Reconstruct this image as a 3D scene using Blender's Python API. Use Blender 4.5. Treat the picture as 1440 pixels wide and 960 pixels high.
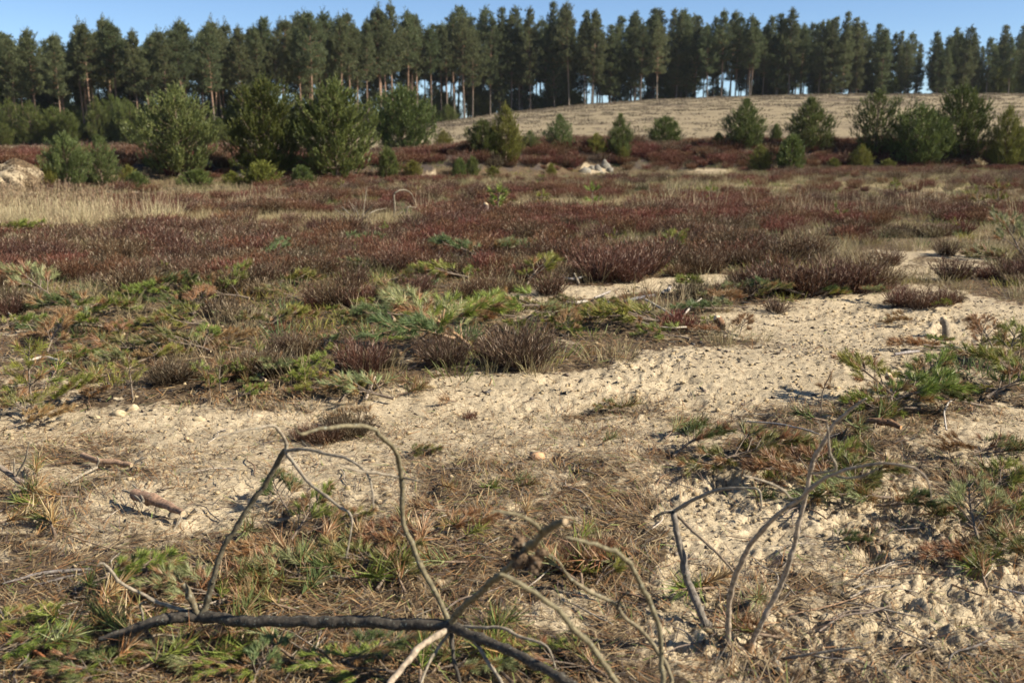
import bpy, math
import numpy as np
from mathutils import Vector, Matrix

for o in list(bpy.data.objects):
    bpy.data.objects.remove(o)
SC = bpy.context.scene
COL = SC.collection
R = math.radians
rng = np.random.default_rng(7)

# ------------------------------------------------------------------ camera
CAM_Z, PITCH, FPX = 1.6, R(11.7), 1400.0
cam_d = bpy.data.cameras.new('camera')
cam = bpy.data.objects.new('camera', cam_d)
COL.objects.link(cam)
cam.location = (0, 0, CAM_Z)
cam.rotation_euler = (R(90) - PITCH, 0, 0)
cam_d.sensor_width = 36.0
cam_d.lens = FPX / 1440.0 * 36.0
cam_d.clip_start = 0.05
cam_d.clip_end = 20000
cam_d.dof.use_dof = True
cam_d.dof.focus_distance = 5.2
cam_d.dof.aperture_fstop = 3.4
SC.camera = cam

# ------------------------------------------------------------------ sky, sun, exposure
SUN_EL, SUN_AZ = R(36), R(104)          # azimuth clockwise from the view direction
world = bpy.data.worlds.new('World')
SC.world = world
world.use_nodes = True
wn = world.node_tree
bg = wn.nodes['Background']
sky = wn.nodes.new('ShaderNodeTexSky')
sky.sky_type = 'NISHITA'
sky.sun_disc = False
sky.sun_elevation = SUN_EL
sky.sun_rotation = SUN_AZ
sky.altitude = 3000
sky.air_density = 1.0
sky.dust_density = 0.0
sky.ozone_density = 4.0
bg.inputs['Strength'].default_value = 0.07
wn.links.new(sky.outputs['Color'], bg.inputs['Color'])
sun_d = bpy.data.lights.new('sun', 'SUN')
sun_d.energy = 5.0
sun_d.angle = R(0.53)
sun_d.color = (1.0, 0.92, 0.79)
sun = bpy.data.objects.new('sun', sun_d)
COL.objects.link(sun)
S = Vector((math.cos(SUN_EL) * math.sin(SUN_AZ), math.cos(SUN_EL) * math.cos(SUN_AZ), math.sin(SUN_EL)))
sun.rotation_euler = S.to_track_quat('Z', 'Y').to_euler()
sun.location = S * 60
SC.view_settings.view_transform = 'Standard'
SC.view_settings.look = 'None'
SC.view_settings.exposure = 1.04
SC.view_settings.gamma = 1.0
SC.cycles.max_bounces = 5
SC.cycles.diffuse_bounces = 3
SC.cycles.transparent_max_bounces = 4

# ------------------------------------------------------------------ noise
def _h(ix, iy, seed):
    n = (ix.astype(np.int64) * 374761393 + iy.astype(np.int64) * 668265263 + seed * 974634541) & 0x7fffffff
    n = ((n ^ (n >> 13)) * 1274126177) & 0x7fffffff
    n = (n ^ (n >> 16)) & 0x7fffffff
    return (n % 1000003) / 1000003.0

def vnoise(x, y, seed=0):
    x = np.asarray(x, float); y = np.asarray(y, float)
    ix, iy = np.floor(x), np.floor(y)
    fx, fy = x - ix, y - iy
    fx = fx * fx * fx * (fx * (fx * 6 - 15) + 10); fy = fy * fy * fy * (fy * (fy * 6 - 15) + 10)
    a, b, c, d = _h(ix, iy, seed), _h(ix + 1, iy, seed), _h(ix, iy + 1, seed), _h(ix + 1, iy + 1, seed)
    return (a + (b - a) * fx) * (1 - fy) + (c + (d - c) * fx) * fy

def fbm(x, y, octv=4, seed=0, gain=0.5):
    s, a, t = 0.0, 1.0, 0.0
    for k in range(octv):
        ca, sa = math.cos(0.6 * k), math.sin(0.6 * k)
        s = s + a * (vnoise((x * ca - y * sa) * 2 ** k, (x * sa + y * ca) * 2 ** k, seed + 17 * k) - 0.5)
        t += a; a *= gain
    return s / t * 2

def worley(x, y, seed=0):
    ix, iy = np.floor(x), np.floor(y)
    best = np.full(np.shape(x), 9.0); ident = np.zeros(np.shape(x))
    for dx in (-1, 0, 1):
        for dy in (-1, 0, 1):
            cx, cy = ix + dx, iy + dy
            qx = cx + 0.15 + 0.7 * _h(cx, cy, seed); qy = cy + 0.15 + 0.7 * _h(cx, cy, seed + 5)
            d = np.hypot(x - qx, y - qy)
            m = d < best
            best = np.where(m, d, best); ident = np.where(m, _h(cx, cy, seed + 9), ident)
    return best, ident

def sstep(a, b, x):
    t = np.clip((x - a) / (b - a), 0, 1)
    return t * t * (3 - 2 * t)

# ------------------------------------------------------------------ photo plan (1440 x 960) -> world
CP, SP = math.cos(PITCH), math.sin(PITCH)
def ray(px, py):
    a, b = px - 720.0, 480.0 - py
    return np.array([a, FPX * CP + b * SP, -FPX * SP + b * CP])

def at(px, py, y):
    d = ray(px, py)
    t = y / d[1]
    return np.array([d[0] * t, y, CAM_Z + d[2] * t])

def project(x, y, z):
    dy, dz = y, z - CAM_Z
    dep = np.maximum(dy * CP - dz * SP, 0.05)
    up = dy * SP + dz * CP
    return 720 + FPX * x / dep, 480 - FPX * up / dep

def field(px, py, base, ells):
    m = base + 0 * px
    for cx, cy, rx, ry, v in ells:
        w = np.clip(1.6 * (1 - ((px - cx) / rx) ** 2 - ((py - cy) / ry) ** 2), 0, 1)
        m = m + (v - m) * (w * w * (3 - 2 * w))
    return m

STRIP = [(650, 432, 62, 11), (740, 421, 72, 11), (830, 411, 72, 12), (915, 402, 72, 12), (985, 393, 62, 10)]
SAND = [(740, 690, 190, 80, .22), (20, 258, 62, 28, .8), (350, 246, 24, 12, .8), (600, 245, 18, 9, .7), (838, 239, 28, 9, .8), (1000, 241, 36, 6, .7),
        (200, 268, 70, 8, .5), (480, 258, 60, 7, .5),
        *[(a, b, c, d, 1) for a, b, c, d in STRIP], (1320, 372, 140, 28, .6), (1250, 455, 270, 62, .86), (220, 462, 200, 14, .5),
        (1000, 530, 320, 46, 1), (760, 562, 270, 42, 1), (600, 592, 140, 32, .92),
        (250, 603, 350, 38, .86), (90, 640, 160, 40, .58), (330, 690, 240, 74, .68), (430, 640, 150, 45, .70),
        (700, 612, 230, 40, .62), (900, 600, 200, 40, .64), (1050, 760, 170, 115, .92), (980, 850, 130, 80, .8),
        (1210, 850, 310, 100, .60), (1390, 620, 120, 60, .72), (1150, 640, 200, 50, .4), (1350, 770, 130, 60, .55),
        (230, 880, 390, 110, .06), (450, 780, 170, 60, .12), (700, 870, 130, 60, .3), (800, 860, 80, 40, .65), (840, 775, 90, 60, .12),
        (220, 500, 300, 60, .16), (700, 505, 230, 26, .3), (520, 470, 160, 40, .15), (900, 465, 120, 25, .2)]
STRAW = [(50, 312, 165, 28, 1), (420, 311, 300, 13, 1), (850, 288, 170, 11, .95), (1330, 262, 160, 9, .7), (1380, 330, 130, 40, .42), (1240, 304, 160, 10, .5),
         (700, 325, 120, 10, .4), (560, 378, 160, 16, .35), (250, 450, 260, 30, .3), (1000, 345, 80, 10, .4), (1100, 262, 160, 8, .6)]
HEATH = [(50, 312, 165, 26, .0), (420, 315, 290, 15, .03), (850, 292, 170, 11, .06), (1330, 262, 150, 6, .42), (1340, 310, 150, 40, .62), (1390, 360, 110, 36, .25),
         (1240, 304, 150, 8, .4), (600, 385, 140, 22, .2), (1310, 350, 60, 14, .3), (20, 258, 62, 26, 0), (350, 246, 24, 12, 0), (600, 245, 18, 9, 0),
         (838, 239, 28, 9, 0), (1000, 241, 36, 6, 0), *[(a, b, c, d + 4, 0) for a, b, c, d in STRIP], (280, 272, 160, 6, .3), (700, 262, 60, 5, .3), (950, 375, 60, 20, .4)]
GREEN = [(240, 505, 280, 62, .62), (560, 480, 120, 40, .4), (600, 385, 150, 26, .7), (250, 425, 300, 30, .65), (230, 460, 250, 30, .35), (720, 450, 160, 30, .6), (930, 372, 80, 22, .6), (1390, 350, 90, 50, .6), (540, 320, 400, 16, .3),
         (1330, 290, 150, 40, .35), (560, 430, 200, 25, .5), (60, 330, 100, 12, .4), (520, 290, 300, 8, .3), (1020, 420, 120, 20, .4), (1150, 300, 200, 20, .3), (700, 350, 700, 40, .3), *[(a, b, c, d + 2, 0) for a, b, c, d in STRIP]]
ROUGH = [(1170, 800, 380, 200, .95), (1300, 520, 220, 130, .75), (950, 545, 300, 50, .58), (650, 590, 200, 40, .40), (330, 690, 260, 80, .55), (250, 605, 320, 30, .32)]

# ------------------------------------------------------------------ terrain
BANK_X = np.array([-60, -30, -14, -11, -7, -3, 2.3, 9, 25, 60.])
BANK_Y = np.array([22, 25, 27.5, 30.5, 32, 36, 41, 45, 48, 52.])
BANK_H = np.array([.6, .65, .68, .55, .5, .8, 1.0, 1.05, 1.0, 1.0])
def h_coarse(x, y):
    x = np.asarray(x, float); y = np.asarray(y, float)
    h = 0.05 * fbm(x * 0.35, y * 0.35, 2, 3) * sstep(1.0, 4.0, y) + 0.10 * fbm(x * 0.08, y * 0.08, 2, 31) * sstep(8, 20, y)
    yb = np.interp(x, BANK_X, BANK_Y) + 1.2 * fbm(x * 0.3, y * 0.05, 3, 11)
    hb = np.interp(x, BANK_X, BANK_H) * (1 + 0.25 * fbm(x * 0.25, y * 0.1, 2, 12))
    r = sstep(0, 4.2, y - yb)
    h = h + hb * r * sstep(-80, -40, -np.abs(x))
    # the little ridge thrown up beside the wheel track
    h = h + 0.05 * np.exp(-((y - (6.6 + 0.13 * x)) / 0.5) ** 2) * sstep(-3, -1, x) * (1 - sstep(2.5, 5, x))
    h = h - 0.05 * np.exp(-((y - (5.6 + 0.12 * x)) / 0.45) ** 2) * sstep(-4, -2, x) * (1 - sstep(1, 3, x))
    return h

def h_hill(x, y):
    x = np.asarray(x, float); y = np.asarray(y, float)
    cx = np.array([-60, -30, -18, -12, -2, 8, 18, 28, 38, 72, 110, 180, 260.])
    cz = np.array([.4, .6, 1.4, 2.6, 4.3, 5.4, 6.1, 6.6, 6.85, 6.95, 6.5, 4, .4])
    t = np.clip((y - 54) / 86.0, 0, 1)
    prof = 1 - (1 - t) ** 1.55
    amp = np.interp(x, cx, cz) - 0.9
    amp = amp + 0.10 * fbm(x * 0.06, y * 0.02, 3, 77)
    return 0.86 + amp * prof * (1 - sstep(165, 300, y)) - 1.2 * (1 - sstep(52, 58, y)) - 2.0 * sstep(280, 330, y) + 0.05 * fbm(x * .4, y * .4, 2, 8)

def h_micro(x, y):
    x = np.asarray(x, float); y = np.asarray(y, float)
    px, py = project(x, y, 0 * x)
    far = 1 - sstep(9, 22, np.hypot(x, y))
    rough = np.where(y > 0.8, field(px, py, .42, ROUGH), .6) * (0.12 + 0.88 * far) * (.5 + .65 * sstep(.25, .75, vnoise(x * 1.1, y * 1.1, 55)))
    wx, wy = x + 0.05 * fbm(x * 6, y * 6, 2, 51), y + 0.05 * fbm(x * 6, y * 6, 2, 52)
    h = 0.030 * fbm(x * 2.3, y * 2.3, 3, 41) + .022 * fbm(wx * 9, wy * 9, 3, 46)
    jag = .65 + .6 * vnoise(wx * 30, wy * 30, 47)
    for sc, amp, prob, seed in ((5.2, .026, .22, 61), (11, .019, .36, 62), (24, .015, .65, 63)):
        d, i = worley(wx * sc, wy * sc, seed)
        b = np.maximum(0, 1 - (d / (0.34 + 0.30 * i)) ** 2) ** .6
        h = h + amp * b * (i < prob) * (0.5 + i) * jag
    d, i = worley(wx * 2.6, wy * 2.6, 71)
    pit = np.maximum(0, 1 - (d / (0.18 + 0.12 * i)) ** 2) * (i < .42)
    h = h - 0.055 * pit * (0.4 + rough)
    d, i = worley(wx * 7.5, wy * 7.5, 72)
    h = h - 0.028 * np.maximum(0, 1 - (d / 0.26) ** 2) * (i < .3)
    h = h + 0.014 * fbm(x * 26, y * 26, 3, 44) + .008 * (1 - 2 * np.abs(fbm(x * 34, y * 34, 2, 48)))
    return h * rough

def H(x, y):
    return h_coarse(x, y) + h_micro(x, y)

def H1(x, y):
    return float(H(np.array([x]), np.array([y]))[0])

def G(px, py, ymax=58.0):
    """where the view ray through the photo's point (px, py) meets the ground"""
    d = ray(px, py); d = d / d[1]
    ys = np.geomspace(1.2, ymax, 900)
    gap = CAM_Z + d[2] * ys - h_coarse(d[0] * ys, ys)
    k = np.nonzero(gap < 0)[0]
    y = ys[k[0]] if len(k) else ymax
    x = d[0] * y
    return np.array([x, y, H1(x, y)])

# ------------------------------------------------------------------ mesh buffer
class Buf:
    def __init__(s):
        s.v, s.t, s.q, s.c, s.n = [], [], [], [], 0
    def add(s, v, tris=None, quads=None, col=(1, 1, 1)):
        v = np.asarray(v, float).reshape(-1, 3)
        c = np.asarray(col, float)
        if c.ndim == 1: c = np.tile(c, (len(v), 1))
        s.v.append(v); s.c.append(c)
        if tris is not None and len(tris): s.t.append(np.asarray(tris, np.int64).reshape(-1, 3) + s.n)
        if quads is not None and len(quads): s.q.append(np.asarray(quads, np.int64).reshape(-1, 4) + s.n)
        s.n += len(v)
    def mesh(s, name, mat=None, smooth=False):
        V = np.concatenate(s.v); C = np.concatenate(s.c)
        T = np.concatenate(s.t) if s.t else np.zeros((0, 3), np.int64)
        Q = np.concatenate(s.q) if s.q else np.zeros((0, 4), np.int64)
        me = bpy.data.meshes.new(name)
        me.vertices.add(len(V)); me.vertices.foreach_set('co', V.astype(np.float32).ravel())
        nl = T.size + Q.size
        me.loops.add(nl); me.loops.foreach_set('vertex_index', np.concatenate([T.ravel(), Q.ravel()]).astype(np.int32))
        me.polygons.add(len(T) + len(Q))
        st = np.concatenate([np.arange(len(T)) * 3, T.size + np.arange(len(Q)) * 4]).astype(np.int32)
        me.polygons.foreach_set('loop_start', st)
        me.update(calc_edges=True)
        a = me.attributes.new('tint', 'FLOAT_COLOR', 'POINT')
        a.data.foreach_set('color', np.concatenate([C, np.ones((len(C), 1))], 1).astype(np.float32).ravel())
        if smooth: me.polygons.foreach_set('use_smooth', np.ones(len(T) + len(Q), bool))
        if mat: me.materials.append(mat)
        return me
    def build(s, name, mat=None, parent=None, smooth=False):
        return link(name, s.mesh(name, mat, smooth), parent)

def link(name, data, parent=None):
    o = bpy.data.objects.new(name, data)
    COL.objects.link(o)
    if parent is not None: o.parent = parent
    return o

def tag(o, label=None, cat=None, group=None, kind=None):
    if label: o['label'] = label
    if cat: o['category'] = cat
    if group: o['group'] = group
    if kind: o['kind'] = kind
    return o

def copy_tree(o, parent=None):
    c = o.copy(); COL.objects.link(c); c.parent = parent
    for ch in o.children: copy_tree(ch, c)
    return c

def norm(v):
    return v / np.maximum(np.linalg.norm(v, axis=-1, keepdims=True), 1e-9)

def smooth_path(pts, n=4):
    p = np.asarray(pts, float)
    if len(p) < 3: return np.array([p[0] + (p[1] - p[0]) * t for t in np.linspace(0, 1, n + 1)])
    q = np.vstack([2 * p[0] - p[1], p, 2 * p[-1] - p[-2]])
    out = []
    for i in range(1, len(q) - 2):
        for t in np.arange(n) / n:
            out.append(0.5 * (2 * q[i] + (q[i + 1] - q[i - 1]) * t + (2 * q[i - 1] - 5 * q[i] + 4 * q[i + 1] - q[i + 2]) * t * t + (3 * q[i] - q[i - 1] - 3 * q[i + 1] + q[i + 2]) * t ** 3))
    out.append(p[-1])
    return np.array(out)

def tube(b, pts, rad, sides=7, col=(1, 1, 1), knob=0.0, cap=None, r=rng):
    p = np.asarray(pts, float); n = len(p)
    rad = np.interp(np.linspace(0, 1, n), np.linspace(0, 1, len(np.atleast_1d(rad))), np.atleast_1d(rad))
    t = norm(np.gradient(p, axis=0))
    u = np.cross(t[0], [0.13, 0.21, 0.97]); u = u / (np.linalg.norm(u) + 1e-9)
    V = []
    for i in range(n):
        u = u - t[i] * np.dot(u, t[i]); u = u / (np.linalg.norm(u) + 1e-9)
        w = np.cross(t[i], u)
        a = np.arange(sides) / sides * 2 * math.pi
        rr = rad[i] * (1 + knob * (r.random(sides) - 0.5))
        V.append(p[i] + (np.cos(a) * rr)[:, None] * u + (np.sin(a) * rr)[:, None] * w)
    V = np.concatenate(V)
    i, j = np.meshgrid(np.arange(n - 1), np.arange(sides), indexing='ij')
    j2 = (j + 1) % sides
    Q = np.stack([i * sides + j, i * sides + j2, (i + 1) * sides + j2, (i + 1) * sides + j], -1).reshape(-1, 4)
    b.add(V, quads=Q, col=col)
    for e, (k, sgn) in {0: (0, -1), 1: (n - 1, 1)}.items():
        ring = V[k * sides:(k + 1) * sides]
        cc = col if cap is None or cap[e] is None else cap[e]
        if np.ndim(cc) > 1: cc = cc[-1]
        m = ring.mean(0) + t[k] * sgn * rad[k] * 0.15
        f = [(x, (x + 1) % sides, sides) if sgn > 0 else ((x + 1) % sides, x, sides) for x in range(sides)]
        b.add(np.vstack([ring + t[k] * sgn * 0.0004, m]), tris=f, col=cc)

def blades(b, base, d, ln, wd, col, tipcol=None, r=rng):
    """one tapering triangle per blade"""
    n = len(base)
    d = norm(d); side = norm(np.cross(d, r.normal(size=(n, 3))))
    ln = np.broadcast_to(ln, n)[:, None]; wd = np.broadcast_to(wd, n)[:, None]
    V = np.stack([base - side * wd / 2, base + side * wd / 2, base + d * ln], 1).reshape(-1, 3)
    col = np.broadcast_to(col, (n, 3)); tip = col if tipcol is None else np.broadcast_to(tipcol, (n, 3))
    C = np.stack([col, col, tip], 1).reshape(-1, 3)
    b.add(V, tris=np.arange(3 * n).reshape(-1, 3), col=C)

def bent_blades(b, base, d, ln, wd, droop, col, tipcol, r=rng):
    """a blade of two pieces that bends over"""
    n = len(base)
    d = norm(d); side = norm(np.cross(d, r.normal(size=(n, 3))))
    ln = np.broadcast_to(ln, n)[:, None]; wd = np.broadcast_to(wd, n)[:, None]
    d2 = norm(d + np.array([0, 0, -1.0]) * np.broadcast_to(droop, n)[:, None])
    m = base + d * ln * .55
    V = np.stack([base - side * wd / 2, base + side * wd / 2, m + side * wd * .4, m - side * wd * .4, m + d2 * ln * .45], 1).reshape(-1, 3)
    k = np.arange(n)[:, None] * 5
    col = np.broadcast_to(col, (n, 3)); tip = np.broadcast_to(tipcol, (n, 3)); mid = (col + tip) / 2
    b.add(V, tris=(k + np.array([[3, 2, 4]])), quads=(k + np.array([[0, 1, 2, 3]])), col=np.stack([col, col, mid, mid, tip], 1).reshape(-1, 3))

def brush(b, base, d, ln, per, nlen, nwid, colf, spread=0.75, r=rng, t0=0.0):
    """needles all round shoots: base, direction, length per shoot"""
    n = len(base)
    d = norm(np.asarray(d, float)); ln = np.broadcast_to(ln, n)
    t = t0 + (1 - t0) * r.random((n, per))
    ax = np.repeat(d, per, 0)
    per_v = r.normal(size=(n * per, 3)); per_v = norm(per_v - ax * (per_v * ax).sum(1, keepdims=True))
    pos = np.repeat(base, per, 0) + ax * (t.ravel() * np.repeat(ln, per))[:, None]
    dirs = ax + per_v * (spread * (0.7 + 0.6 * r.random((n * per, 1))))
    c = colf(n * per, np.repeat(np.arange(n), per))
    blades(b, pos, dirs, nlen * (0.75 + 0.5 * r.random(n * per)), nwid, c, r=r)

# ------------------------------------------------------------------ materials
def nodes_of(m):
    m.use_nodes = True
    return m.node_tree, m.node_tree.nodes, m.node_tree.links

def plant_mat(name, rough=0.55, trans=0.25, vary=0.16, spec=0.3):
    m = bpy.data.materials.new(name); nt, N, L = nodes_of(m)
    b = N['Principled BSDF']; out = N['Material Output']
    a = N.new('ShaderNodeAttribute'); a.attribute_name = 'tint'
    oi = N.new('ShaderNodeObjectInfo')
    hsv = N.new('ShaderNodeHueSaturation')
    mr = N.new('ShaderNodeMapRange'); mr.inputs[3].default_value = 1 - vary; mr.inputs[4].default_value = 1 + vary
    L.new(oi.outputs['Random'], mr.inputs[0]); L.new(mr.outputs[0], hsv.inputs['Value'])
    wn_ = N.new('ShaderNodeTexWhiteNoise'); wn_.noise_dimensions = '1D'
    L.new(oi.outputs['Random'], wn_.inputs['W'])
    mr2 = N.new('ShaderNodeMapRange'); mr2.inputs[3].default_value = 0.5 - vary * 0.10; mr2.inputs[4].default_value = 0.5 + vary * 0.10
    L.new(wn_.outputs['Value'], mr2.inputs[0]); L.new(mr2.outputs[0], hsv.inputs['Hue'])
    L.new(a.outputs['Color'], hsv.inputs['Color'])
    L.new(hsv.outputs['Color'], b.inputs['Base Color'])
    b.inputs['Roughness'].default_value = rough
    b.inputs['Specular IOR Level'].default_value = spec
    if trans:
        tr = N.new('ShaderNodeBsdfTranslucent'); mx = N.new('ShaderNodeMixShader'); mx.inputs[0].default_value = trans
        L.new(hsv.outputs['Color'], tr.inputs['Color'])
        L.new(b.outputs[0], mx.inputs[1]); L.new(tr.outputs[0], mx.inputs[2]); L.new(mx.outputs[0], out.inputs['Surface'])
    return m

def bark_mat(name, scale=60.0, rough=0.85, contrast=0.5, bump=0.5):
    m = bpy.data.materials.new(name); nt, N, L = nodes_of(m)
    b = N['Principled BSDF']
    a = N.new('ShaderNodeAttribute'); a.attribute_name = 'tint'
    tc = N.new('ShaderNodeTexCoord')
    n1 = N.new('ShaderNodeTexNoise'); n1.inputs['Scale'].default_value = scale; n1.inputs['Detail'].default_value = 5
    L.new(tc.outputs['Object'], n1.inputs['Vector'])
    mr = N.new('ShaderNodeMapRange'); mr.inputs[1].default_value = .3; mr.inputs[2].default_value = .7
    mr.inputs[3].default_value = 1 - contrast; mr.inputs[4].default_value = 1 + contrast
    L.new(n1.outputs['Fac'], mr.inputs[0])
    vm = N.new('ShaderNodeVectorMath'); vm.operation = 'SCALE'
    L.new(a.outputs['Color'], vm.inputs[0]); L.new(mr.outputs[0], vm.inputs['Scale'])
    # lichen flecks
    v = N.new('ShaderNodeTexNoise'); v.inputs['Scale'].default_value = scale * 1.7; v.inputs['Detail'].default_value = 2
    L.new(tc.outputs['Object'], v.inputs['Vector'])
    cr = N.new('ShaderNodeValToRGB'); cr.color_ramp.elements[0].position = .63; cr.color_ramp.elements[1].position = .69
    L.new(v.outputs['Fac'], cr.inputs[0])
    mx = N.new('ShaderNodeMix'); mx.data_type = 'RGBA'; mx.inputs[7].default_value = (.27, .28, .22, 1)
    ml = N.new('ShaderNodeMath'); ml.operation = 'MULTIPLY'; ml.inputs[1].default_value = .6
    L.new(cr.outputs[0], ml.inputs[0]); L.new(ml.outputs[0], mx.inputs[0]); L.new(vm.outputs[0], mx.inputs[6])
    L.new(mx.outputs[2], b.inputs['Base Color'])
    b.inputs['Roughness'].default_value = rough; b.inputs['Specular IOR Level'].default_value = .25
    bp = N.new('ShaderNodeBump'); bp.inputs['Strength'].default_value = bump; bp.inputs['Distance'].default_value = .004
    L.new(n1.outputs['Fac'], bp.inputs['Height']); L.new(bp.outputs[0], b.inputs['Normal'])
    return m

def ground_mat():
    m = bpy.data.materials.new('heath_soil'); nt, N, L = nodes_of(m)
    b = N['Principled BSDF']
    at_ = N.new('ShaderNodeAttribute'); at_.attribute_name = 'tint'
    sep = N.new('ShaderNodeSeparateColor'); L.new(at_.outputs['Color'], sep.inputs[0])
    tc = N.new('ShaderNodeTexCoord')
    def noise(scale, detail=4, rough=.55, vec=None):
        n = N.new('ShaderNodeTexNoise'); n.inputs['Scale'].default_value = scale; n.inputs['Detail'].default_value = detail; n.inputs['Roughness'].default_value = rough
        L.new(vec or tc.outputs['Object'], n.inputs['Vector']); return n
    def ramp(src, stops):
        c = N.new('ShaderNodeValToRGB'); e = c.color_ramp.elements
        e[0].position, e[0].color = stops[0][0], (*stops[0][1], 1); e[1].position, e[1].color = stops[-1][0], (*stops[-1][1], 1)
        for p, col in stops[1:-1]:
            x = e.new(p); x.color = (*col, 1)
        L.new(src, c.inputs[0]); return c
    def mix(f, a, c):
        x = N.new('ShaderNodeMix'); x.data_type = 'RGBA'; L.new(f, x.inputs[0]); L.new(a, x.inputs[6]); L.new(c, x.inputs[7]); return x.outputs[2]
    n_big, n_mid, n_fine = noise(3.1, 5), noise(21, 6, .65), noise(110, 5, .75)
    sand = ramp(n_mid.outputs['Fac'], [(.28, (.28, .215, .137)), (.45, (.43, .342, .218)), (.62, (.53, .43, .282)), (.8, (.38, .302, .193))])
    lit = ramp(n_mid.outputs['Fac'], [(.25, (.024, .018, .013)), (.45, (.080, .055, .033)), (.58, (.165, .112, .060)), (.75, (.095, .077, .060))])
    straw = ramp(n_mid.outputs['Fac'], [(.25, (.14, .105, .05)), (.5, (.33, .255, .135)), (.75, (.46, .37, .21))])
    hum = ramp(n_mid.outputs['Fac'], [(.3, (.030, .024, .021)), (.6, (.095, .075, .062)), (.8, (.19, .155, .13))])
    # jagged edges between sand and litter
    def edge(src, lo, hi, amt):
        ad = N.new('ShaderNodeMath'); ad.operation = 'MULTIPLY_ADD'; L.new(n_mid.outputs['Fac'], ad.inputs[0]); ad.inputs[1].default_value = amt; L.new(src, ad.inputs[2])
        mr = N.new('ShaderNodeMapRange'); mr.interpolation_type = 'SMOOTHSTEP'; mr.inputs[1].default_value = lo + amt * .5; mr.inputs[2].default_value = hi + amt * .5
        L.new(ad.outputs[0], mr.inputs[0]); return mr.outputs[0]
    c = mix(edge(sep.outputs[0], .36, .62, .8), lit.outputs[0], sand.outputs[0])
    c = mix(edge(sep.outputs[1], .40, .65, .5), c, straw.outputs[0])
    c = mix(edge(sep.outputs[2], .45, .70, .5), c, hum.outputs[0])
    gr = N.new('ShaderNodeMapRange'); gr.inputs[1].default_value = .34; gr.inputs[2].default_value = .62; gr.inputs[3].default_value = .66; gr.inputs[4].default_value = 1.14
    L.new(n_fine.outputs['Fac'], gr.inputs[0])
    vs = N.new('ShaderNodeVectorMath'); vs.operation = 'SCALE'; L.new(c, vs.inputs[0]); L.new(gr.outputs[0], vs.inputs['Scale']); c = vs.outputs[0]
    dp = N.new('ShaderNodeMapRange'); dp.inputs[1].default_value = .36; dp.inputs[2].default_value = .60; dp.inputs[3].default_value = .80; dp.inputs[4].default_value = 1.06
    L.new(n_big.outputs['Fac'], dp.inputs[0])
    vs = N.new('ShaderNodeVectorMath'); vs.operation = 'SCALE'; L.new(c, vs.inputs[0]); L.new(dp.outputs[0], vs.inputs['Scale']); c = vs.outputs[0]
    # dark crumbs of humus in the sand
    fl = N.new('ShaderNodeMapRange'); fl.inputs[1].default_value = .57; fl.inputs[2].default_value = .66; fl.inputs[3].default_value = 0; fl.inputs[4].default_value = .75
    n_fl = noise(64, 3, .6); L.new(n_fl.outputs['Fac'], fl.inputs[0])
    c = mix(fl.outputs[0], c, hum.outputs[0])
    L.new(c, b.inputs['Base Color'])
    b.inputs['Roughness'].default_value = .95; b.inputs['Specular IOR Level'].default_value = .1
    s = N.new('ShaderNodeMath'); s.operation = 'MULTIPLY_ADD'; L.new(n_fine.outputs['Fac'], s.inputs[0]); s.inputs[1].default_value = .35; L.new(n_mid.outputs['Fac'], s.inputs[2])
    bp = N.new('ShaderNodeBump'); bp.inputs['Strength'].default_value = .85; bp.inputs['Distance'].default_value = .012
    L.new(s.outputs[0], bp.inputs['Height']); L.new(bp.outputs[0], b.inputs['Normal'])
    return m

def hill_mat():
    m = bpy.data.materials.new('stubble_field'); nt, N, L = nodes_of(m)
    b = N['Principled BSDF']; tc = N.new('ShaderNodeTexCoord')
    mp = N.new('ShaderNodeMapping'); mp.inputs['Scale'].default_value = (.7, 1.0, 1); L.new(tc.outputs['Object'], mp.inputs[0])
    n1 = N.new('ShaderNodeTexNoise'); n1.inputs['Scale'].default_value = 1.6; n1.inputs['Detail'].default_value = 8; n1.inputs['Roughness'].default_value = .7
    L.new(mp.outputs[0], n1.inputs['Vector'])
    n2 = N.new('ShaderNodeTexNoise'); n2.inputs['Scale'].default_value = .16; n2.inputs['Detail'].default_value = 5
    L.new(mp.outputs[0], n2.inputs['Vector'])
    ad = N.new('ShaderNodeMath'); ad.operation = 'MULTIPLY_ADD'; L.new(n2.outputs['Fac'], ad.inputs[0]); ad.inputs[1].default_value = 1.1; L.new(n1.outputs['Fac'], ad.inputs[2])
    c = N.new('ShaderNodeValToRGB'); e = c.color_ramp.elements
    e[0].position, e[0].color = .72, (.075, .060, .038, 1); e[1].position, e[1].color = 1.0, (.255, .205, .128, 1)
    x = e.new(.9); x.color = (.140, .108, .074, 1); x = e.new(1.0 - .04); x.color = (.172, .136, .090, 1)
    L.new(ad.outputs[0], c.inputs[0]); L.new(c.outputs[0], b.inputs['Base Color'])
    b.inputs['Roughness'].default_value = 1; b.inputs['Specular IOR Level'].default_value = .05
    bp = N.new('ShaderNodeBump'); bp.inputs['Strength'].default_value = .3; bp.inputs['Distance'].default_value = .15
    L.new(n1.outputs['Fac'], bp.inputs['Height']); L.new(bp.outputs[0], b.inputs['Normal'])
    return m

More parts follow.
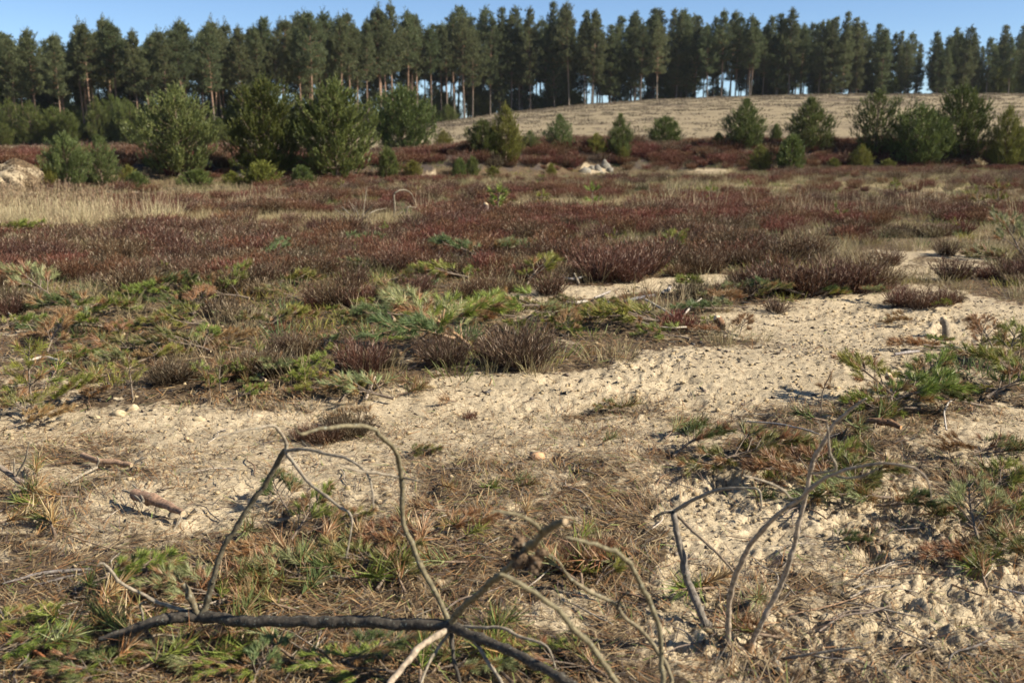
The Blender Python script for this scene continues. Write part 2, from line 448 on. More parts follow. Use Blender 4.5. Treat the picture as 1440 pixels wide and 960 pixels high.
def stone_mat(name, col):
    m = bpy.data.materials.new(name); nt, N, L = nodes_of(m)
    b = N['Principled BSDF']; tc = N.new('ShaderNodeTexCoord')
    n1 = N.new('ShaderNodeTexNoise'); n1.inputs['Scale'].default_value = 22; n1.inputs['Detail'].default_value = 7; L.new(tc.outputs['Object'], n1.inputs['Vector'])
    c = N.new('ShaderNodeValToRGB'); e = c.color_ramp.elements
    e[0].position, e[0].color = .3, (*[k * .55 for k in col], 1); e[1].position, e[1].color = .65, (*col, 1)
    L.new(n1.outputs['Fac'], c.inputs[0]); L.new(c.outputs[0], b.inputs['Base Color'])
    b.inputs['Roughness'].default_value = .95
    bp = N.new('ShaderNodeBump'); bp.inputs['Strength'].default_value = .6; bp.inputs['Distance'].default_value = .02
    L.new(n1.outputs['Fac'], bp.inputs['Height']); L.new(bp.outputs[0], b.inputs['Normal'])
    return m

M_GROUND, M_HILL = ground_mat(), hill_mat()
M_NEEDLE = plant_mat('pine_needles', .45, .2, .14)
M_FOREST = plant_mat('forest_needles', .6, .42, .2)
M_HEATH = plant_mat('heather_stems', .7, .2, .22, .2)
M_GRASS = plant_mat('dry_grass_blades', .6, .3, .15)
M_LITTER = plant_mat('fallen_needles', .6, .1, 0)
M_BARK = bark_mat('dead_bark', 70, .85, .5, .6)
M_TRUNK = bark_mat('pine_trunk_bark', 5, .9, .35, .3)
M_CHIP = bark_mat('cut_wood', 40, .8, .25, .3)
M_STONE = stone_mat('pale_stone', (.25, .225, .175))
M_CLOD = plant_mat('sand_clod', .95, 0, .12, .1)

# ------------------------------------------------------------------ ground sheet (polar, finer near the camera) and hill
def build_ground():
    half = R(38)
    az = np.concatenate([np.linspace(-math.pi, -half, 46)[:-1], np.linspace(-half, half, 760), np.linspace(half, math.pi, 46)[1:-1]])
    rr = [0.25, .6, 1.0, 1.4, 1.8, 2.1]
    while rr[-1] < 60:
        r = rr[-1]
        rr.append(r + max(0.012, 1.35 * r * r / (995 * CAM_Z)) if r < 22 else r * 1.018)
    while rr[-1] < 5000: rr.append(rr[-1] * 1.25)
    rr = np.array(rr)
    A, Rr = np.meshgrid(az, rr)
    x, y = Rr * np.sin(A), Rr * np.cos(A)
    z = np.where(Rr < 75, H(x, y), h_coarse(x, y))
    z = z - 0.9 * sstep(300, 600, Rr)
    px, py = project(x, y, h_coarse(x, y))
    px = px + 30 * fbm(x * .9, y * .9, 3, 201) * sstep(200, 420, py) + (30 * fbm(x * .2, y * .2, 2, 203)) * sstep(240, 420, py); py = py + (7 * fbm(x * .9, y * .9, 3, 202)) * sstep(240, 420, py)
    sa = field(px, py, np.where(py < 430, .12, np.where(py < 560, .34, .45)), SAND) + .42 * fbm(x * 2.2, y * 2.2, 4, 210) + .30 * fbm(x * 8, y * 8, 3, 214)
    stw = field(px, py, np.where(py < 400, .30, .10), STRAW) + .35 * fbm(x * .8, y * .8, 4, 211)
    hu = np.where(py < 400, .42, .28) + .45 * fbm(x * 1.3, y * 1.3, 4, 212) - .5 * np.clip(sa, 0, 1) + .25 * np.exp(-((py - 452) / 14.) ** 2) * (px < 520)
    bank = 1 - sstep(232, 250, py)
    stw = stw * (1 - .7 * bank); hu = hu + .35 * bank * (sa < .5)
    ok = (y > .6) & (Rr < 70)
    C = np.stack([np.where(ok, sa, .3), np.where(ok, stw, .35), np.where(ok, hu, .3)], -1).clip(0, 1)
    n, k = x.shape
    i, j = np.meshgrid(np.arange(n - 1), np.arange(k), indexing='ij'); j2 = (j + 1) % k
    Q = np.stack([i * k + j, i * k + j2, (i + 1) * k + j2, (i + 1) * k + j], -1).reshape(-1, 4)
    b = Buf()
    b.add(np.stack([x, y, z], -1).reshape(-1, 3), quads=Q, col=C.reshape(-1, 3))
    b.add(np.vstack([[[0, 0, H1(0, 0.01)]], np.stack([x, y, z], -1)[0]]), tris=[(0, 1 + (q + 1) % k, 1 + q) for q in range(k)], col=(.3, .3, .3))
    tag(b.build('ground', M_GROUND, None, True), kind='structure')
    xs = np.linspace(-70, 290, 300); ys = np.concatenate([np.linspace(52, 150, 120), np.linspace(153, 340, 40)])
    X, Y = np.meshgrid(xs, ys); Z = h_hill(X, Y)
    Z = Z + 0.03 * (rng.random(Z.shape) - .5) * (Y > 60)
    n, k = X.shape
    i, j = np.meshgrid(np.arange(n - 1), np.arange(k - 1), indexing='ij')
    Q = np.stack([i * k + j, i * k + j + 1, (i + 1) * k + j + 1, (i + 1) * k + j], -1).reshape(-1, 4)
    b = Buf(); b.add(np.stack([X, Y, Z], -1).reshape(-1, 3), quads=Q)
    tag(b.build('hill', M_HILL, None, True), kind='structure')
build_ground()

# ------------------------------------------------------------------ scattering of uncountable cover
def scatter(name, srcs, pts, rot, scl, idx, kind='stuff'):
    col = bpy.data.collections.new(name + '_sources')
    for k, me in enumerate(srcs):
        col.objects.link(bpy.data.objects.new('%s_source_%02d' % (name, k), me))
    me = bpy.data.meshes.new(name)
    n = len(pts)
    me.vertices.add(n); me.vertices.foreach_set('co', np.asarray(pts, np.float32).ravel())
    for an, ty, key, dat in (('rot', 'FLOAT_VECTOR', 'vector', rot), ('scl', 'FLOAT_VECTOR', 'vector', scl), ('pick', 'INT', 'value', idx)):
        a = me.attributes.new(an, ty, 'POINT'); a.data.foreach_set(key, np.asarray(dat, np.int32 if ty == 'INT' else np.float32).ravel())
    o = link(name, me)
    ng = bpy.data.node_groups.new(name + '_cover', 'GeometryNodeTree')
    ng.interface.new_socket('Geometry', in_out='INPUT', socket_type='NodeSocketGeometry')
    ng.interface.new_socket('Geometry', in_out='OUTPUT', socket_type='NodeSocketGeometry')
    N, L = ng.nodes, ng.links
    gi, go = N.new('NodeGroupInput'), N.new('NodeGroupOutput')
    ip = N.new('GeometryNodeInstanceOnPoints'); ci = N.new('GeometryNodeCollectionInfo')
    ci.inputs['Collection'].default_value = col; ci.inputs['Separate Children'].default_value = True; ci.inputs['Reset Children'].default_value = True
    def named(an, ty):
        q = N.new('GeometryNodeInputNamedAttribute'); q.data_type = ty; q.inputs['Name'].default_value = an; return q.outputs['Attribute']
    L.new(gi.outputs[0], ip.inputs['Points']); L.new(ci.outputs[0], ip.inputs['Instance']); ip.inputs['Pick Instance'].default_value = True
    L.new(named('pick', 'INT'), ip.inputs['Instance Index']); L.new(named('rot', 'FLOAT_VECTOR'), ip.inputs['Rotation']); L.new(named('scl', 'FLOAT_VECTOR'), ip.inputs['Scale'])
    L.new(ip.outputs[0], go.inputs[0])
    md = o.modifiers.new('cover', 'NODES'); md.node_group = ng
    return tag(o, kind=kind)

def jitter_grid(y0, y1, step, seed, wide=3.0):
    r = np.random.default_rng(seed)
    ys = np.arange(y0, y1, step); out = []
    for y in ys:
        w = 0.56 * y + wide
        xs = np.arange(-w, w, step)
        out.append(np.stack([xs + step * (r.random(len(xs)) - .5) * .9, y + step * (r.random(len(xs)) - .5) * .9], 1))
    return np.concatenate(out)

def plan(x, y):
    hz = h_coarse(x, y)
    px, py = project(x, y, hz)
    return px + 30 * fbm(x * .9, y * .9, 3, 201) * sstep(200, 420, py) + 30 * fbm(x * .2, y * .2, 2, 203) * sstep(240, 420, py), py + 7 * fbm(x * .9, y * .9, 3, 202) * sstep(240, 420, py), px, py

# ================================================================== plants: the models
def forest_pine(seed, Hh=13.0, low=.5, wide=1.0):
    r = np.random.default_rng(seed)
    bt, bc = Buf(), Buf()
    n = 9; zz = np.linspace(0, 1, n)
    lean = r.normal(0, .25, 2)
    P = np.stack([lean[0] * zz ** 1.5 + .08 * np.sin(zz * 5 + seed), lean[1] * zz ** 1.5 + .08 * np.cos(zz * 4 + seed), zz * Hh * .97], 1)
    f = np.repeat(zz, 7)[:, None]
    col = np.where(f < .28, [.13, .105, .082], np.where(f < .75, [.235, .150, .098], [.17, .115, .078]))
    tube(bt, P, [.155, .125, .10, .07, .025], 7, col, .1, r=r)
    def axis(z): return np.array([np.interp(z, P[:, 2], P[:, 0]), np.interp(z, P[:, 2], P[:, 1]), z])
    base, dirs, lens = [], [], []
    for z in np.arange(Hh * (low - .22), Hh * low, .5):           # dead snags below the crown
        if r.random() < .65:
            a = r.random() * 6.28; d = np.array([math.cos(a), math.sin(a), .05]); L_ = .4 + .7 * r.random()
            tube(bt, [axis(z), axis(z) + d * L_], [.028, .008], 4, (.16, .12, .09), r=r)
    z = Hh * low
    while z < Hh * .985:
        u = (z / Hh - low) / (1 - low)
        prof = (0.55 + 1.5 * u) if u < .3 else 1.0 * (1 - ((u - .3) / .7) ** 1.25) + .07
        k = r.integers(3, 6); a0 = r.random() * 6.28
        for q in range(k):
            a = a0 + q * 6.28 / k + r.normal(0, .3)
            L_ = max(.3, 1.95 * wide * prof * r.uniform(.55, 1.2))
            up = .05 + .55 * u + r.normal(0, .12)
            d = norm(np.array([math.cos(a), math.sin(a), up]))
            p0 = axis(z); p1 = p0 + d * L_ * .6 - np.array([0, 0, .05]); p2 = p0 + d * L_ + np.array([0, 0, .14 * L_])
            tube(bt, [p0, p1, p2], [.035 * (1 - u) + .018, .02, .008], 4, (.22, .12, .065), r=r)
            m = int(3 + 6 * L_)
            for t in r.uniform(.32, 1.06, m):
                c = p0 + (p2 - p0) * t + r.normal(0, 1, 3) * [.24, .24, .08] * (.6 + .4 * L_)
                w = 4
                base.append(c + r.normal(0, .12, (w, 3))); dirs.append(norm(np.array([d[0] * .7, d[1] * .7, .75]) + r.normal(0, .45, (w, 3)))); lens.append(r.uniform(.18, .4, w))
        z += r.uniform(.36, .66)
    c = axis(Hh * .97)
    base.append(c + r.normal(0, .1, (14, 3)) * [1, 1, 3]); dirs.append(norm(np.array([0, 0, 1.]) + r.normal(0, .3, (14, 3)))); lens.append(r.uniform(.3, .8, 14))
    base, dirs, lens = np.concatenate(base), np.concatenate(dirs), np.concatenate(lens)
    hue = r.random(len(base))
    def cf(n_, own):
        h = hue[own][:, None]
        return (np.array([.085, .104, .046]) * (1 - h) + np.array([.165, .180, .078]) * h) * r.uniform(.7, 1.25, (n_, 1))
    brush(bc, base, dirs, lens, 8, .23, .062, cf, .8, r)
    return bt.mesh('trunk', M_TRUNK), bc.mesh('crown', M_FOREST)

def young_pine(seed, Hh=3.2, wid=1.55, tone=0, open_=.0, peak=.34, shoot=.30, full=1.35):
    """a bushy young pine, branched to the ground; upturned candles"""
    r = np.random.default_rng(seed)
    bt, bc = Buf(), Buf()
    tube(bt, [[0, 0, -.1], [.03, .02, Hh * .5], [0, 0, Hh * .96]], [.07 * Hh / 3, .04 * Hh / 3, .012], 6, (.12, .085, .06), .1, r=r)
    base, dirs, lens = [], [], []
    zs = np.arange(.06, 1.0, .075 + .02 * open_)
    for u in zs:
        prof = (.72 + .28 * u / peak) if u < peak else max(.05, 1 - ((u - peak) / (1 - peak)) ** full)
        k = int(7 + 3 * prof); a0 = r.random() * 6.28
        for q in range(k):
            a = a0 + q * 6.28 / k + r.normal(0, .25)
            L_ = wid * prof * r.uniform(.62, 1.1) * (1 - .35 * open_ * r.random())
            p0 = np.array([0, 0, u * Hh * .9])
            rise = L_ * (.25 + .55 * u) + .1
            p2 = p0 + np.array([math.cos(a) * L_, math.sin(a) * L_, rise * r.uniform(.5, 1.1)])
            p1 = p0 + (p2 - p0) * .55 - np.array([0, 0, .08 * L_])
            path = smooth_path([p0, p1, p2], 5)
            tube(bt, path, [.018, .006], 4, (.13, .09, .06), r=r)
            m = max(5, int(L_ * (21 - 9 * open_)))
            for t in np.clip(r.beta(2.2, 1.1, m), .12, 1):
                c = path[min(int(t * (len(path) - 1)), len(path) - 1)] + r.normal(0, .09, 3) * (.5 + L_ * .4)
                c[2] = max(c[2], .05)
                base.append(c); out = np.array([math.cos(a), math.sin(a), 0])
                dirs.append(out * r.uniform(.1, .8) + np.array([0, 0, r.uniform(.6, 1.3)]) + r.normal(0, .22, 3)); lens.append(shoot * r.uniform(.6, 1.3))
    for q in range(9):
        base.append(np.array([r.normal(0, .08), r.normal(0, .08), Hh * r.uniform(.84, .93)])); dirs.append(np.array([r.normal(0, .35), r.normal(0, .35), 1])); lens.append(shoot * r.uniform(1, 1.7))
    base, dirs, lens = np.array(base), np.array(dirs), np.array(lens)
    A, B = [((.084, .114, .028), (.185, .208, .058)), ((.155, .160, .030), (.260, .245, .052)), ((.070, .092, .022), (.150, .170, .040)), ((.092, .122, .036), (.195, .218, .072))][tone]
    hue = r.random(len(base))
    def cf(n_, own):
        h = hue[own][:, None]
        return (np.array(A) * (1 - h) + np.array(B) * h) * r.uniform(.7, 1.25, (n_, 1))
    brush(bc, base, dirs, lens, 22, .095, .024, cf, .5, r)
    return bt.mesh('trunk', M_BARK), bc.mesh('crown', M_NEEDLE)

def heather_mesh(seed, n=130, hh=.42, rad=.30, tone=0, sprigs=15, fine=1.0):
    r = np.random.default_rng(seed)
    b = Buf()
    q = np.sqrt(r.random(n)); a = r.random(n) * 6.28
    foot = np.stack([np.cos(a) * q * rad * .35, np.sin(a) * q * rad * .35, 0 * q - .02], 1)
    lean = q * .75 + r.normal(0, .12, n)
    d = norm(np.stack([np.cos(a) * lean, np.sin(a) * lean, np.ones(n)], 1) + r.normal(0, .1, (n, 3)))
    ln = hh * r.uniform(.65, 1.12, n)
    low = np.array([.055, .038, .032]); 
    A, B, T = [((.080, .042, .024), (.143, .078, .045), (.34, .26, .18)), ((.096, .038, .020), (.168, .073, .040), (.30, .19, .13)), ((.070, .047, .028), (.122, .083, .048), (.32, .26, .18)), ((.130, .092, .050), (.20, .148, .082), (.38, .31, .21))][tone]
    A, B, T = map(np.array, (A, B, T))
    bent_blades(b, foot, d, ln, .007 * fine, .1, low, A, r)
    hue = r.random(n)
    def cf(n_, own):
        h = (hue[own] * .7 + .3 * r.random(n_))[:, None]
        c = A * (1 - h) + B * h
        return np.where((r.random(n_) < .12)[:, None], T * 1.25, c) * r.uniform(.75, 1.3, (n_, 1))
    brush(b, foot + d * ln[:, None] * .25, d, ln * .72, sprigs, .060, .0085 * fine, cf, .42, r)
    # brown side twigs that fill the heart of the clump
    k = n // 2
    blades(b, foot[:k] + d[:k] * ln[:k, None] * .2, d[:k] + r.normal(0, .5, (k, 3)), ln[:k] * .5, .006 * fine, low * 1.2, A, r)
    return b.mesh('stems', M_HEATH)

def grass_mesh(seed, n=60, hh=.22, rad=.10, c0=(.20, .15, .07), c1=(.42, .34, .18), wd=.004, droop=.6, lean=.55, plume=0):
    r = np.random.default_rng(seed); b = Buf()
    q = np.sqrt(r.random(n)); a = r.random(n) * 6.28
    foot = np.stack([np.cos(a) * q * rad, np.sin(a) * q * rad, 0 * q - .01], 1)
    d = np.stack([np.cos(a) * q * lean, np.sin(a) * q * lean, np.ones(n)], 1) + r.normal(0, .2, (n, 3))
    h = r.random((n, 1))
    c = (np.array(c0) * (1 - h) + np.array(c1) * h) * r.uniform(.8, 1.2, (n, 1))
    bent_blades(b, foot, d, hh * r.uniform(.5, 1.15, n), wd, droop * r.random(n), c * .8, c, r)
    for k in range(plume):
        f = foot[k]; dd = norm(np.array([r.normal(.12, .1), r.normal(0, .1), 1.])); L_ = hh * r.uniform(1.15, 1.6)
        tube(b, [f, f + dd * L_], [.003, .002], 3, c1, r=r)
        brush(b, np.array([f + dd * L_ * .8]), np.array([dd]), L_ * .24, 26, .05, .012, lambda m, o: np.tile(np.array([.34, .25, .15]), (m, 1)) * r.uniform(.8, 1.2, (m, 1)), .35, r)
    return b.mesh('blades', M_GRASS)

TONES = {  # two needle colours and the share of dead rust needles
    'green': ((.120, .160, .022), (.255, .290, .062), .14), 'olive': ((.150, .165, .026), (.275, .265, .055), .14),
    'blue': ((.100, .140, .046), (.195, .240, .095), .05), 'mixed': ((.100, .120, .032), (.210, .190, .060), .38),
    'dead': ((.200, .095, .034), (.320, .175, .075), .9), 'dark': ((.065, .092, .026), (.135, .160, .050), .14),
    'pale': ((.190, .215, .080), (.310, .320, .145), .20)}
RUST = np.array([[.20, .095, .035], [.30, .165, .070], [.38, .27, .14]])
def needle_colour(tone, n_shoots, r):
    A, B, dead = TONES[tone]; A, B = np.array(A), np.array(B)
    hue = r.random(n_shoots); isdead = r.random(n_shoots) < dead
    def cf(n_, own):
        h = (hue[own] * .6 + .4 * r.random(n_))[:, None]
        c = A * (1 - h) + B * h
        rust = RUST[r.integers(0, 3, n_)]
        d = isdead[own] | (r.random(n_) < dead * .35)
        return np.where(d[:, None], rust, c) * r.uniform(.75, 1.25, (n_, 1))
    return cf

def bough_meshes(seed, L_=.7, tone='green', side=10, arch=.06, per=64, nlen=.062, nwid=.0045, stem_col=(.16, .12, .085), bare=.15):
    """a cut pine bough lying along +x: a stem with side shoots and long needles"""
    r = np.random.default_rng(seed); bs, bn = Buf(), Buf()
    xs = np.linspace(0, L_, 6)
    path = smooth_path(np.stack([xs, .05 * L_ * np.sin(xs / L_ * 3 + seed), .03 + arch * np.sin(xs / L_ * 2.6) + .01 * r.random(6)], 1), 4)
    tube(bs, path, [.010 + .006 * L_, .007, .004], 6, stem_col, .15, cap={0: (.62, .47, .28), 1: None}, r=r)
    base, dirs, lens = [], [], []
    for k, t in enumerate(np.linspace(bare, .95, side)):
        i = min(int(t * (len(path) - 1)), len(path) - 2); p = path[i]; ax = norm(path[i + 1] - path[i])
        s = 1 if k % 2 else -1
        d = norm(ax * r.uniform(.7, 1.1) + np.array([0, s * r.uniform(.5, 1.0), r.uniform(-.05, .55)]))
        ll = L_ * (.40 - .26 * t) * r.uniform(.7, 1.25) + .03
        e = p + d * ll; e[2] = max(e[2], .02)
        tube(bs, [p, p + (e - p) * .5 + [0, 0, .012], e], [.0055, .004, .003], 5, stem_col, .1, r=r)
        dd = norm(e - p); sl = min(ll * .8, .13)
        base.append(e - dd * sl); dirs.append(dd); lens.append(sl)
        if ll > .16:
            for s2 in (-1, 1):
                d2 = norm(dd + np.array([dd[1] * s2 * .8, -dd[0] * s2 * .8, .12])); p2 = p + (e - p) * .55
                tube(bs, [p2, p2 + d2 * ll * .4], [.004, .0025], 4, stem_col, r=r)
                base.append(p2 + d2 * ll * .12); dirs.append(d2); lens.append(ll * .34)
    ax = norm(path[-1] - path[-6]); base.append(path[-1] - ax * .14); dirs.append(ax); lens.append(.16)
    n = len(base)
    brush(bn, np.array(base), np.array(dirs), np.array(lens), per, nlen, nwid, needle_colour(tone, n, r), .62, r)
    V = np.concatenate(bn.v); V[:, 2] = np.where(V[:, 2] < .004, .004 + .12 * np.abs(V[:, 2]), V[:, 2]); bn.v = [V]
    C = np.concatenate(bn.c); bn.c = [C]
    return bs.mesh('stem', M_BARK), bn.mesh('needles', M_NEEDLE)

def seedling_meshes(seed, hh=.42, tone='olive', whorls=3, per=60, nlen=.058, nwid=.0042, wid=.17, clear=.25):
    r = np.random.default_rng(seed); bs, bn = Buf(), Buf()
    top = np.array([r.normal(0, .04), r.normal(0, .04), hh])
    path = smooth_path([[0, 0, -.05], [r.normal(0, .015), r.normal(0, .015), hh * .5], top], 5)
    tube(bs, path, [.008, .006, .004], 6, (.20, .155, .11), .1, r=r)
    base, dirs, lens = [], [], []
    for w in range(whorls):
        z = clear + (1 - clear) * w / whorls
        p = path[min(int(z * (len(path) - 1)), len(path) - 1)]
        k = r.integers(4, 6); a0 = r.random() * 6.28
        for q in range(k):
            a = a0 + q * 6.28 / k; ll = wid * (1.15 - .6 * z) * r.uniform(.7, 1.2)
            d = norm(np.array([math.cos(a), math.sin(a), r.uniform(.35, .9)]))
            tube(bs, [p, p + d * ll], [.004, .0025], 4, (.2, .15, .1), r=r)
            base.append(p + d * ll * .3); dirs.append(d); lens.append(ll * .8)
    base.append(path[-1] - [0, 0, hh * .25]); dirs.append(np.array([0, 0, 1.])); lens.append(hh * .27)
    brush(bn, np.array(base), np.array(dirs), np.array(lens), per, nlen, nwid, needle_colour(tone, len(base), r), .75, r)
    return bs.mesh('stem', M_BARK), bn.mesh('needles', M_NEEDLE)

def tuft_mesh(seed, tone='green', n=80, ln=.085, wd=.0045, flat=.35):
    """the needle fan at the tip of a shoot that lies in the sand"""
    r = np.random.default_rng(seed); bs, bn = Buf(), Buf()
    tube(bs, [[-.13, 0, .012], [-.05, .005, .03], [.03, 0, .05]], [.005, .004, .003], 5, (.17, .12, .08), r=r)
    t = r.random(n)
    base = np.stack([-.07 + .10 * t, 0 * t, .026 + .024 * t], 1)
    d = r.normal(0, .55, (n, 3)) + np.array([.75, 0, .55])
    cf = needle_colour(tone, n, r)
    blades(bn, base, d, ln * r.uniform(.7, 1.2, n), wd, cf(n, np.arange(n)), r=r)
    return bs.mesh('stem', M_BARK), bn.mesh('needles', M_NEEDLE)

# ================================================================== labels that find one thing by what stands near it
ORD = ['first', 'second', 'third', 'fourth', 'fifth', 'sixth', 'seventh', 'eighth', 'ninth', 'tenth', 'eleventh', 'twelfth', 'thirteenth', 'fourteenth',
       'fifteenth', 'sixteenth', 'seventeenth', 'eighteenth', 'nineteenth', 'twentieth'] + ['twenty-' + k for k in ('first', 'second', 'third', 'fourth', 'fifth', 'sixth', 'seventh', 'eighth', 'ninth')]
def label_by_landmark(items, marks, text):
    """items: (px, py, key). Ranks the items round their nearest landmark; text(key, ordinal, side, mark) writes the label."""
    seen = {}; out = [None] * len(items)
    for k in sorted(range(len(items)), key=lambda q: 0):
        x, y, key = items[k]
        m = min(range(len(marks)), key=lambda q: ((marks[q][0] - x) / 1.0) ** 2 + ((marks[q][1] - y) * 3.0) ** 2)
        mx, my = marks[m][0], marks[m][1]
        if abs(x - mx) > 1.2 * abs(y - my) * 3: side = 'right of' if x > mx else 'left of'
        else: side = 'in front of' if y > my else 'behind'
        seen.setdefault((m, side, key), []).append((math.hypot(x - mx, (y - my) * 3), k))
    for (m, side, key), rows in seen.items():
        rows.sort()
        for i, (_, k) in enumerate(rows):
            out[k] = text(key, ORD[min(i, len(ORD) - 1)], side, marks[m][2])
    return out

# ================================================================== young pines along the bank
def empty(name, loc, rz=0.0):
    o = bpy.data.objects.new(name, None); COL.objects.link(o)
    o.location = loc; o.rotation_euler = (0, 0, rz); o.empty_display_size = .1
    return o

def two_part(name, meshes, names, loc, rz, scale=(1, 1, 1), tilt=0.0):
    o = empty(name, loc, rz); o.scale = scale
    o.rotation_euler = (0, -tilt, rz)
    for me, nm in zip(meshes, names): link(nm, me, o)
    return o

YP = {}
def young(key):
    if key not in YP:
        YP[key] = {'dome': lambda: young_pine(11, 3.2, 1.55, 0, 0, .36, .30, 1.5), 'dome2': lambda: young_pine(12, 3.2, 1.55, 3, 0, .34, .30, 1.5), 'cone': lambda: young_pine(13, 3.2, 1.45, 0, .1, .2),
                   'yellow': lambda: young_pine(14, 3.2, 1.40, 1, .2, .22), 'dark': lambda: young_pine(15, 3.2, 1.55, 2, 0, .36, .28, 1.5), 'open': lambda: young_pine(16, 3.2, 1.6, 2, .8, .5),
                   'fresh': lambda: young_pine(17, 3.2, 1.5, 3, .5, .25, .3), 'small': lambda: young_pine(18, 1.6, .9, 1, .6, .25, .24), 'smallgreen': lambda: young_pine(19, 1.6, .9, 0, .6, .25, .24)}[key]()
    return YP[key]

BANK_PINES = [  # px, base py, top py, width px, kind, label
    (252, 249, 136, 104, 'dome2', 'big round bush pine with upturned pale shoots, above the grey stone mound'),
    (375, 246, 126, 112, 'dark', 'broad dark bush pine standing against the wood behind the white sand bank'),
    (474, 252, 128, 106, 'dome', 'broad bush pine with pale-tipped shoots, widest of the bank pines'),
    (566, 220, 133, 92, 'dome', 'sharp-topped round bush pine where the brown hill field begins'),
    (96, 264, 194, 60, 'dome2', 'low bushy pine growing beside the bare sand mound'),
    (144, 262, 199, 58, 'fresh', 'low bushy pine with whitish tips, close behind its low twin'),
    (68, 266, 236, 26, 'small', 'knee-high yellow-green pine at the foot of the sand mound'),
    (182, 262, 236, 24, 'small', 'knee-high yellowish pine between the low twin pines and the big round pine'),
    (624, 216, 186, 36, 'yellow', 'small yellowish pine on the bank beside the sharp-topped round pine'),
    (679, 222, 173, 50, 'dark', 'dark rounded pine hugging the yellowish pine on the bank'),
    (711, 233, 156, 58, 'yellow', 'tall yellowish bush pine in front of the hill, reaching down the bank'),
    (745, 211, 186, 32, 'fresh', 'short green pine just beyond the tall yellowish bush pine'),
    (787, 211, 167, 46, 'fresh', 'lone small bright pine standing clear against the brown hill'),
    (838, 217, 189, 32, 'yellow', 'squat pine leaning on the slim cone-shaped pine'),
    (871, 222, 167, 40, 'cone', 'slim cone-shaped pine above the white stone heap'),
    (934, 210, 168, 48, 'dark', 'small dark globe-shaped pine alone on the bank'),
    (1047, 211, 148, 66, 'cone', 'egg-shaped dense pine on the bank below the highest part of the hill'),
    (1010, 209, 189, 18, 'smallgreen', 'little dark pine at the foot of the egg-shaped pine'),
    (1137, 213, 147, 74, 'cone', 'wide cone-shaped bush pine with a bright flank'),
    (1090, 206, 179, 18, 'smallgreen', 'little thin pine between the egg-shaped pine and the wide cone pine'),
    (1231, 222, 140, 82, 'open', 'open dark pine with gaps in its crown showing the field'),
    (1292, 235, 158, 84, 'dome', 'leafy green pine overlapping the open dark pine'),
    (1348, 224, 131, 80, 'dark', 'tallest dark pine on the bank with a knobbly pointed top'),
    (1412, 238, 159, 62, 'yellow', 'upright olive pine near the end of the bank'),
    (1452, 236, 172, 60, 'dome', 'bush pine cut off by the edge of the picture'),
    (1068, 244, 206, 40, 'yellow', 'small fluffy yellow-green pine below the egg-shaped pine'),
    (1111, 244, 198, 44, 'smallgreen', 'small dense green pine below the wide cone pine'),
    (1210, 239, 206, 38, 'yellow', 'small soft olive pine below the open dark pine'),
    (546, 253, 214, 32, 'smallgreen', 'thin small pine at the foot of the sharp-topped round pine'),
    (581, 252, 229, 26, 'small', 'tiny yellow pine near the sandy scar in the bank'),
    (646, 252, 226, 22, 'smallgreen', 'tiny green pine on the heather bank, nearest the sandy scar'),
    (664, 252, 224, 20, 'smallgreen', 'tiny green pine on the heather bank, second from the sandy scar'),
    (693, 251, 236, 20, 'small', 'tiny yellowish pine sprout under the tall yellowish bush pine'),
    (775, 248, 232, 16, 'small', 'tiny pine sprout on the heather bank under the lone small bright pine'),
    (876, 230, 210, 16, 'small', 'tiny yellow pine sprout on the bank under the slim cone-shaped pine'),
    (368, 264, 231, 56, 'small', 'shaggy yellow-green pine in front of the white sand bank'),
    (328, 264, 243, 26, 'small', 'tiny yellow-green pine beside the white sand bank'),
    (278, 266, 241, 50, 'smallgreen', 'low spreading pine in front of the big round bush pine'),
    (192, 268, 244, 34, 'smallgreen', 'low straggly pine on the slope under the big round pine'),
    (425, 262, 236, 34, 'smallgreen', 'low straggly pine in front of the widest bush pine'),
    (1172, 238, 224, 20, 'small', 'tiny yellow sprout of pine beside the soft olive pine'),
    (1248, 240, 225, 22, 'small', 'tiny yellow sprout of pine under the leafy green pine'),
]
for k, (px, pb, pt, w, kind, label) in enumerate(BANK_PINES):
    p = G(px, pb, 54.0)
    dist = p[1] / CP
    hm, wm = (pb - pt) / FPX * dist * 1.04, w / FPX * dist
    ms = young(kind); bh, bw = (1.6, 1.8) if kind.startswith('small') else (3.2, 3.2)
    o = two_part('young_pine', ms, ('trunk', 'crown'), (p[0], p[1], p[2] - .05), k * 1.7, (wm / bw * (1.16 if px < 620 else 1.12), wm / bw * (1.16 if px < 620 else 1.12), hm / bh * 1.03))
    tag(o, label, 'young pine', 'young pines along the heather bank')
MARKS_FAR = [(20, 255, 'the bare sand mound'), (120, 230, 'the low twin pines'), (252, 190, 'the big round pine'), (375, 190, 'the broad dark pine'), (472, 190, 'the pale-tipped broad pine'),
             (566, 180, 'the sharp-topped round pine'), (705, 190, 'the tall yellowish pine'), (787, 190, 'the lone bright pine'), (871, 195, 'the slim cone pine'), (934, 190, 'the dark globe pine'),
             (1047, 180, 'the egg-shaped pine'), (1137, 180, 'the wide cone pine'), (1231, 180, 'the open dark pine'), (1348, 180, 'the tallest bank pine'), (1412, 190, 'the olive end pine')]

